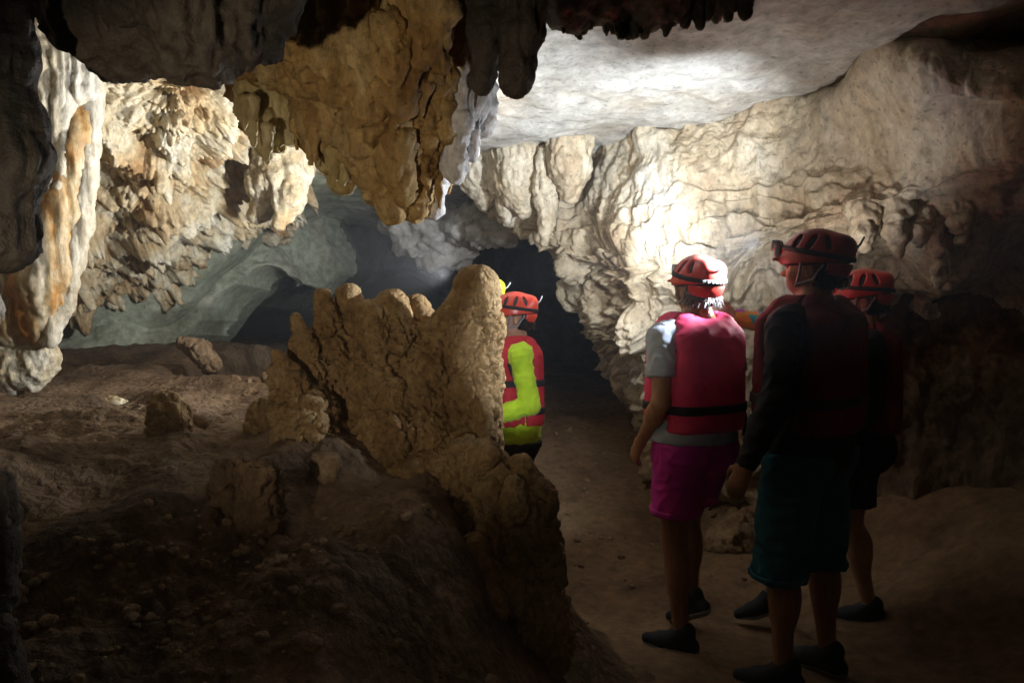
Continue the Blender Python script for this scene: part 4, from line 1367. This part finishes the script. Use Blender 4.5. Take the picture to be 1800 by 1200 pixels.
# woman in the crimson vest
g = ground(1213, 1100, 3.3)
_, sh, so, lampW, S_ = person(g, R_(30), 1.68, 'person in crimson life vest, grey tee and magenta shorts facing the lit wall',
    armL=dict(sh=(-.185, 0, 1.40), el=(-.235, -.05, 1.13), wr=(-.20, .12, .93), thumb=(.3, .8, .6), palm=(1, 0, 0), curl=.5),
    armR=dict(sh=(.185, 0, 1.40), el=(.23, -.02, 1.13), wr=(.15, .17, .98), thumb=(-.3, .8, .6), palm=(-1, 0, 0), curl=.5),
    legL=dict(hip=(-.09, 0, .90), kn=(-.085, .02, .49), an=(-.08, -.03, .085), toe=R_(25), lift=0),
    legR=dict(hip=(.09, 0, .90), kn=(.11, .15, .52), an=(.12, .12, .15), toe=R_(10), lift=R_(-25)),
    yaw=R_(-8), pitch=R_(4), helmet='helmet_red', shirt='shirt_grey', sleeves=('short', 'short'), vest='vest_pink', shorts='shorts_magenta',
    short_hem=.62, hair='hair_grey', seed=1, band_print=True, hem=.945, wide=1.0, short_top=.975, flare=.046, straps=(1.10,))
beam(lampW, at(1178, 425, 4.5), 95, 30, 1.0, (1, .98, .93))
beam(lampW, at(1070, 385, 4.7), 55, 120, 1.0, (1, .98, .93))
# man in black sleeves and teal shorts
g = ground(1408, 1180, 3.02)
_, sh, so, lampM, S_ = person(g, R_(42), 1.77, 'tall person in shade-darkened red life vest, black long sleeves and teal shorts, nearest',
    armL=dict(sh=(-.20, 0, 1.40), el=(-.275, -.02, 1.14), wr=(-.285, .09, .88), thumb=(0, 1, .2), palm=(1, 0, 0), curl=.45),
    legL=dict(hip=(-.10, 0, .90), kn=(-.13, .03, .49), an=(-.14, -.0, .085), toe=R_(20), lift=0),
    legR=dict(hip=(.10, 0, .90), kn=(.12, .0, .49), an=(.12, -.05, .085), toe=R_(-5), lift=0),
    yaw=R_(14), pitch=R_(4), helmet='helmet_shaded', shirt='shirt_black', vest='vest_shaded', shorts='shorts_teal', short_hem=.43, hair='hair_black', seed=11, wide=1.03, hem=.80, short_top=.92, flare=.036, straps=(1.12,))
# person behind him, arm stretched out towards the wall
g = ground(1500, 1110, 3.5)
_, sh, so, lampT, S_ = person(g, R_(72), 1.64, 'person half hidden behind the tall one, multicoloured sleeve stretched towards the wall',
    armR=dict(sh=(.18, .05, 1.41), el=(.20, .34, 1.46), wr=(.14, .60, 1.52), thumb=(0, 0, 1), palm=(-1, 0, 0), curl=.2),
    armL=dict(sh=(-.18, .02, 1.40), el=(-.24, .0, 1.13), wr=(-.2, .14, .93), thumb=(0, 1, 0), palm=(1, 0, 0), curl=.4),
    legL=dict(hip=(-.09, 0, .90), kn=(-.10, .26, .56), an=(-.10, .40, .15), toe=R_(5), lift=R_(-15)),
    legR=dict(hip=(.09, 0, .90), kn=(.09, .02, .49), an=(.09, -.08, .085), toe=R_(-5), lift=0),
    yaw=R_(-4), pitch=R_(-4), skin='skin_light', helmet='helmet_red', vest='vest_shaded', shorts='shorts_black', short_hem=.60, hair='hair_black', seed=21, straps=(), sleeve_mats=(None, 'sleeve_multi'))
beam(lampT, at(1232, 500, 3.3), 40, 60, 1.0)
beam(lampT, at(1330, 190, 4.3), 17, 150, 1.0, (1, .96, .92))
# boy in the neon jersey beside the tall stalagmite
g = ground(904, 1000, 4.05)
_, sh, so, lampB, S_ = person(g, R_(101), 1.56, 'person in orange-red helmet and neon yellow jersey beside the tall stalagmite',
    armL=dict(sh=(-.18, 0, 1.40), el=(-.215, -.045, 1.13), wr=(-.13, .19, 1.04), thumb=(0, .2, 1), palm=(1, 0, 0), curl=.4),
    armR=dict(sh=(.18, 0, 1.40), el=(.22, -.05, 1.13), wr=(.12, .16, 1.04), thumb=(0, .2, 1), palm=(-1, 0, 0), curl=.4),
    yaw=R_(-6), pitch=R_(0), skin='skin_light', helmet='helmet_orange', shirt='neon', vest='vest_red', shorts='shorts_black', short_hem=.50, hair='hair_black', seed=31, hem=.845, wide=.94, short_top=.90, flare=.034)
for (y_, z_, r_, mt) in ((-.02, .82, .020, 'white_print'), (.05, .775, .013, 'yellow_print'), (-.06, .765, .013, 'yellow_print')):
    f = Field((-.3, -.2, .7), (.0, .2, .9), .0045)
    f.ell((-.183, y_, z_), (.007, r_, r_), k=0)
    V, Q = f.mesh()
    link_mesh('print_mark', V * S_, Q, M[mt], so)
beam(lampB, at(520, 390, 7.5), 130, 76, 1.0, (.9, .97, 1.0))
# person with the yellow helmet behind the tall stalagmite
g = ground(840, 1000, 4.3)
_, sh, so, lampY, S_ = person((g[0], g[1], g[2]), R_(80), 1.612, 'person in yellow-green helmet hidden behind the tall stalagmite, only the helmet top showing',
    yaw=R_(8), pitch=R_(10), helmet='helmet_yellow', shirt='shirt_black', vest='vest_red', shorts='shorts_black', hair='hair_black', seed=41)
beam(lampY, at(170, 190, 4.3), 150, 66, 1.0, (1, .97, .92))
beam(lampY, at(500, 260, 4.2), 130, 165, .6, (1, .97, .92))
# the tall one's lamp: a tight beam on the ceiling and a flood over the stalagmites
beam(lampM, at(1150, 190, 4.7), 205, 60, 1.0, (.86, .93, 1.0))
beam(lampM, at(925, 460, 3.8), 330, 120, 1.0, (.88, .94, 1.0))
# added warm fill lamp out of view at the left, no wearer
beam((-.95, .5, 1.4), at(700, 390, 3.0), 66, 62, 1.0, (1, .84, .62))

# added faint fill over the mound and the near boulder
beam((.34, -.1, 1.70), at(600, 960, 2.4), 5, 62, 1.0, (1, .86, .68))
# added unseen spot right of the camera, brightens the tall spire and neon jersey
beam((.34, -.1, 1.70), at(912, 610, 3.8), 230, 12.5, .35, (.88, .94, 1.0))

# ------------------------------------------------------------------ misty cave air
bx = np.array([[x, y, z] for x in (-13, 13) for y in (-7, 24) for z in (-1.6, 4.4)], float)
haze_mat, nt, b = new_mat('misty_air')
nt.nodes.remove(b)
pv = nt.nodes.new('ShaderNodeVolumePrincipled')
pv.inputs['Density'].default_value = 0.006
pv.inputs['Color'].default_value = (.85, .90, 1.0, 1)
nt.links.new(pv.outputs[0], nt.nodes['Material Output'].inputs['Volume'])
haze = link_mesh('haze', bx, [(0, 1, 3, 2), (4, 6, 7, 5), (0, 4, 5, 1), (2, 3, 7, 6), (0, 2, 6, 4), (1, 5, 7, 3)], haze_mat, smooth=False)
tag(haze, 'thin misty air filling the cave', kind='stuff')
